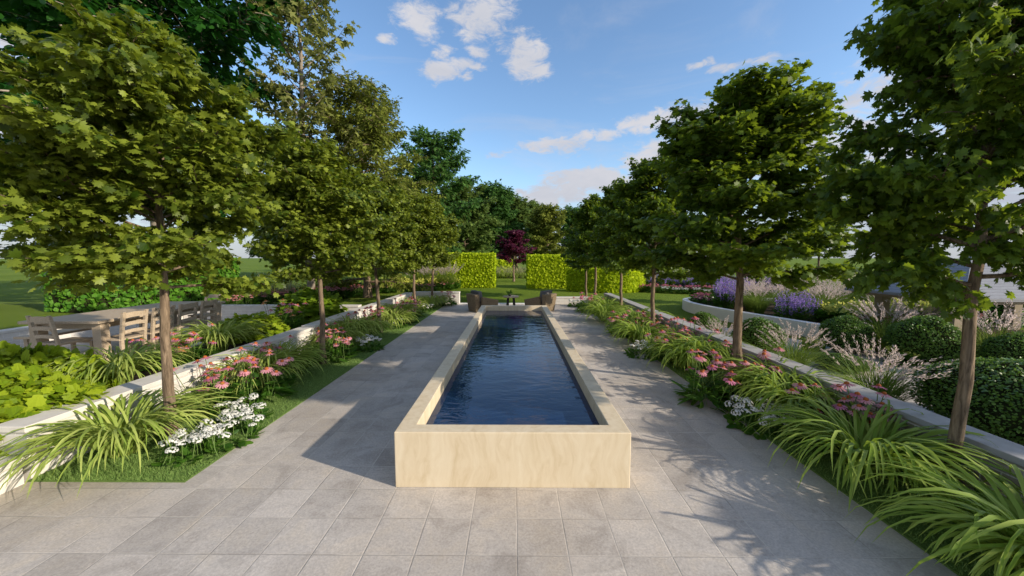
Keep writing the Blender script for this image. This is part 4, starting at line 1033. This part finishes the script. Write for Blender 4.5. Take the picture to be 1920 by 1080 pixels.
# each cloud: direction (from its place in the sky), half size in degrees across and up, weight
clouds = [(785, 40, 4.2, 3.2, 1), (725, 82, 1.6, 1.0, .9), (905, 25, 6.0, 4.0, 1), (835, 100, 2.2, 1.2, .9), (835, 138, 4.6, 2.3, 1), (885, 125, 2.4, 1.2, .9), (900, 95, 2.4, 1.8, .9),
          (985, 105, 3.4, 4.0, 1), (1000, 140, 3.2, 1.6, 1), (955, 90, 2.2, 1.4, .8), (1040, 275, 8, 1.7, .95), (1110, 262, 5, 1.4, .9), (1200, 235, 5, 2.2, 1), (1270, 215, 6, 2.6, 1), (1110, 338, 10, 2.8, 1.25), (1030, 370, 9, 2.2, 1.2),
          (1390, 128, 4.5, .9, .8), (1320, 130, 1.8, .8, .8), (1250, 300, 8, 4, 1), (1500, 260, 14, 6, .9), (1750, 330, 16, 10, 1), (1880, 120, 14, 9, .9), (60, 300, 12, 10, 1), (30, 60, 10, 6, .9), (520, 300, 8, 3, .7), (950, 285, 4, .9, .7)]
warp = N('ShaderNodeTexNoise'); lk(tc.outputs['Generated'], warp.inputs['Vector']); warp.inputs['Scale'].default_value = 9; warp.inputs['Detail'].default_value = 5
wv = N('ShaderNodeVectorMath', operation='MULTIPLY_ADD'); lk(warp.outputs['Color'], wv.inputs[0]); wv.inputs[1].default_value = (.07, .07, .07); lk(tc.outputs['Generated'], wv.inputs[2])
wsub = N('ShaderNodeVectorMath', operation='SUBTRACT'); lk(wv.outputs[0], wsub.inputs[0]); wsub.inputs[1].default_value = (.035, .035, .035)
total = None
for (px, py, sx, sy, wt) in clouds:
    d = Vector(ray(px, py)).normalized(); a = Vector((d.y, -d.x, 0)).normalized(); b = a.cross(d)
    def comp(ax, sz):
        dt = N('ShaderNodeVectorMath', operation='DOT_PRODUCT'); lk(wsub.outputs[0], dt.inputs[0]); dt.inputs[1].default_value = ax
        return wm('DIVIDE', dt.outputs['Value'], math.sin(R(sz)))
    u, v_ = comp(a, sx), comp(b, sy)
    dt = N('ShaderNodeVectorMath', operation='DOT_PRODUCT'); lk(wsub.outputs[0], dt.inputs[0]); dt.inputs[1].default_value = d
    r2 = wm('ADD', wm('MULTIPLY', u, u), wm('MULTIPLY', v_, v_))
    k = wm('MULTIPLY', wm('MULTIPLY', wm('SUBTRACT', 1.0, r2, True), wm('GREATER_THAN', dt.outputs['Value'], 0.0)), wt)
    total = k if total is None else wm('MAXIMUM', total, k)
nz = wnoise(22, 8, .66, .5); nb = wnoise(6, 5, .55, .3, (3, 1, 0))
dens = wm('SUBTRACT', wm('ADD', wm('MULTIPLY', total, .85), wm('MULTIPLY', nz, 1.9)), 1.2)
mr = N('ShaderNodeMapRange', interpolation_type='SMOOTHSTEP'); lk(dens, mr.inputs[0]); mr.inputs[1].default_value = -.02; mr.inputs[2].default_value = .62
cov = wm('MULTIPLY', mr.outputs[0], wm('GREATER_THAN', total, .001))
# broken bright cloud added as fill light, unseen, behind and beside the viewer
sp3 = N('ShaderNodeSeparateXYZ'); lk(tc.outputs['Generated'], sp3.inputs[0])
bk = N('ShaderNodeMapRange', interpolation_type='SMOOTHSTEP'); lk(sp3.outputs[1], bk.inputs[0]); bk.inputs[1].default_value = .25; bk.inputs[2].default_value = -.25
bn_ = N('ShaderNodeMapRange', interpolation_type='SMOOTHSTEP'); lk(wnoise(2.6, 8, .6, .6, (7, 2, 5), (1, 1, 1.6)), bn_.inputs[0]); bn_.inputs[1].default_value = .40; bn_.inputs[2].default_value = .55
cov = wm('MAXIMUM', cov, wm('MULTIPLY', bk.outputs[0], bn_.outputs[0]))
# scattered high veil
veil = N('ShaderNodeMapRange', interpolation_type='SMOOTHSTEP'); lk(wnoise(2.2, 6, .6, 1.2, (1, 4, 2), (1, 1, 3)), veil.inputs[0]); veil.inputs[1].default_value = .50; veil.inputs[2].default_value = .80; veil.inputs[4].default_value = .34
cov = wm('MAXIMUM', cov, veil.outputs[0])
# greyish haze bank low over the horizon
sp4 = N('ShaderNodeSeparateXYZ'); lk(tc.outputs['Generated'], sp4.inputs[0])
hb = N('ShaderNodeMapRange', interpolation_type='SMOOTHSTEP'); lk(sp4.outputs[2], hb.inputs[0]); hb.inputs[1].default_value = .22; hb.inputs[2].default_value = .02; hb.inputs[4].default_value = .85
shade = N('ShaderNodeMix', data_type='RGBA'); lk(nb, shade.inputs[0]); shade.inputs[6].default_value = (1.5, 1.65, 2.0, 1); shade.inputs[7].default_value = (2.75, 2.68, 2.75, 1)
hs = N('ShaderNodeHueSaturation'); lk(sky.outputs[0], hs.inputs['Color']); hs.inputs['Saturation'].default_value = 1.06; hs.inputs['Value'].default_value = .82
mx = N('ShaderNodeMix', data_type='RGBA'); lk(cov, mx.inputs[0]); lk(hs.outputs[0], mx.inputs[6]); lk(shade.outputs[2], mx.inputs[7])
mx2 = N('ShaderNodeMix', data_type='RGBA'); lk(hb.outputs[0], mx2.inputs[0]); lk(mx.outputs[2], mx2.inputs[6]); mx2.inputs[7].default_value = (1.45, 1.62, 1.95, 1)
bg = N('ShaderNodeBackground'); lk(mx2.outputs[2], bg.inputs[0]); bg.inputs[1].default_value = .15
ow = N('ShaderNodeOutputWorld'); lk(bg.outputs[0], ow.inputs[0])

SC.view_settings.view_transform = 'Standard'; SC.view_settings.look = 'None'; SC.view_settings.gamma = 1
SC.view_settings.exposure = 1.0; SC.view_settings.use_curve_mapping = False
SC.cycles.max_bounces = 6; SC.cycles.transparent_max_bounces = 4; SC.cycles.transmission_bounces = 4
SC.cycles.use_denoising = True
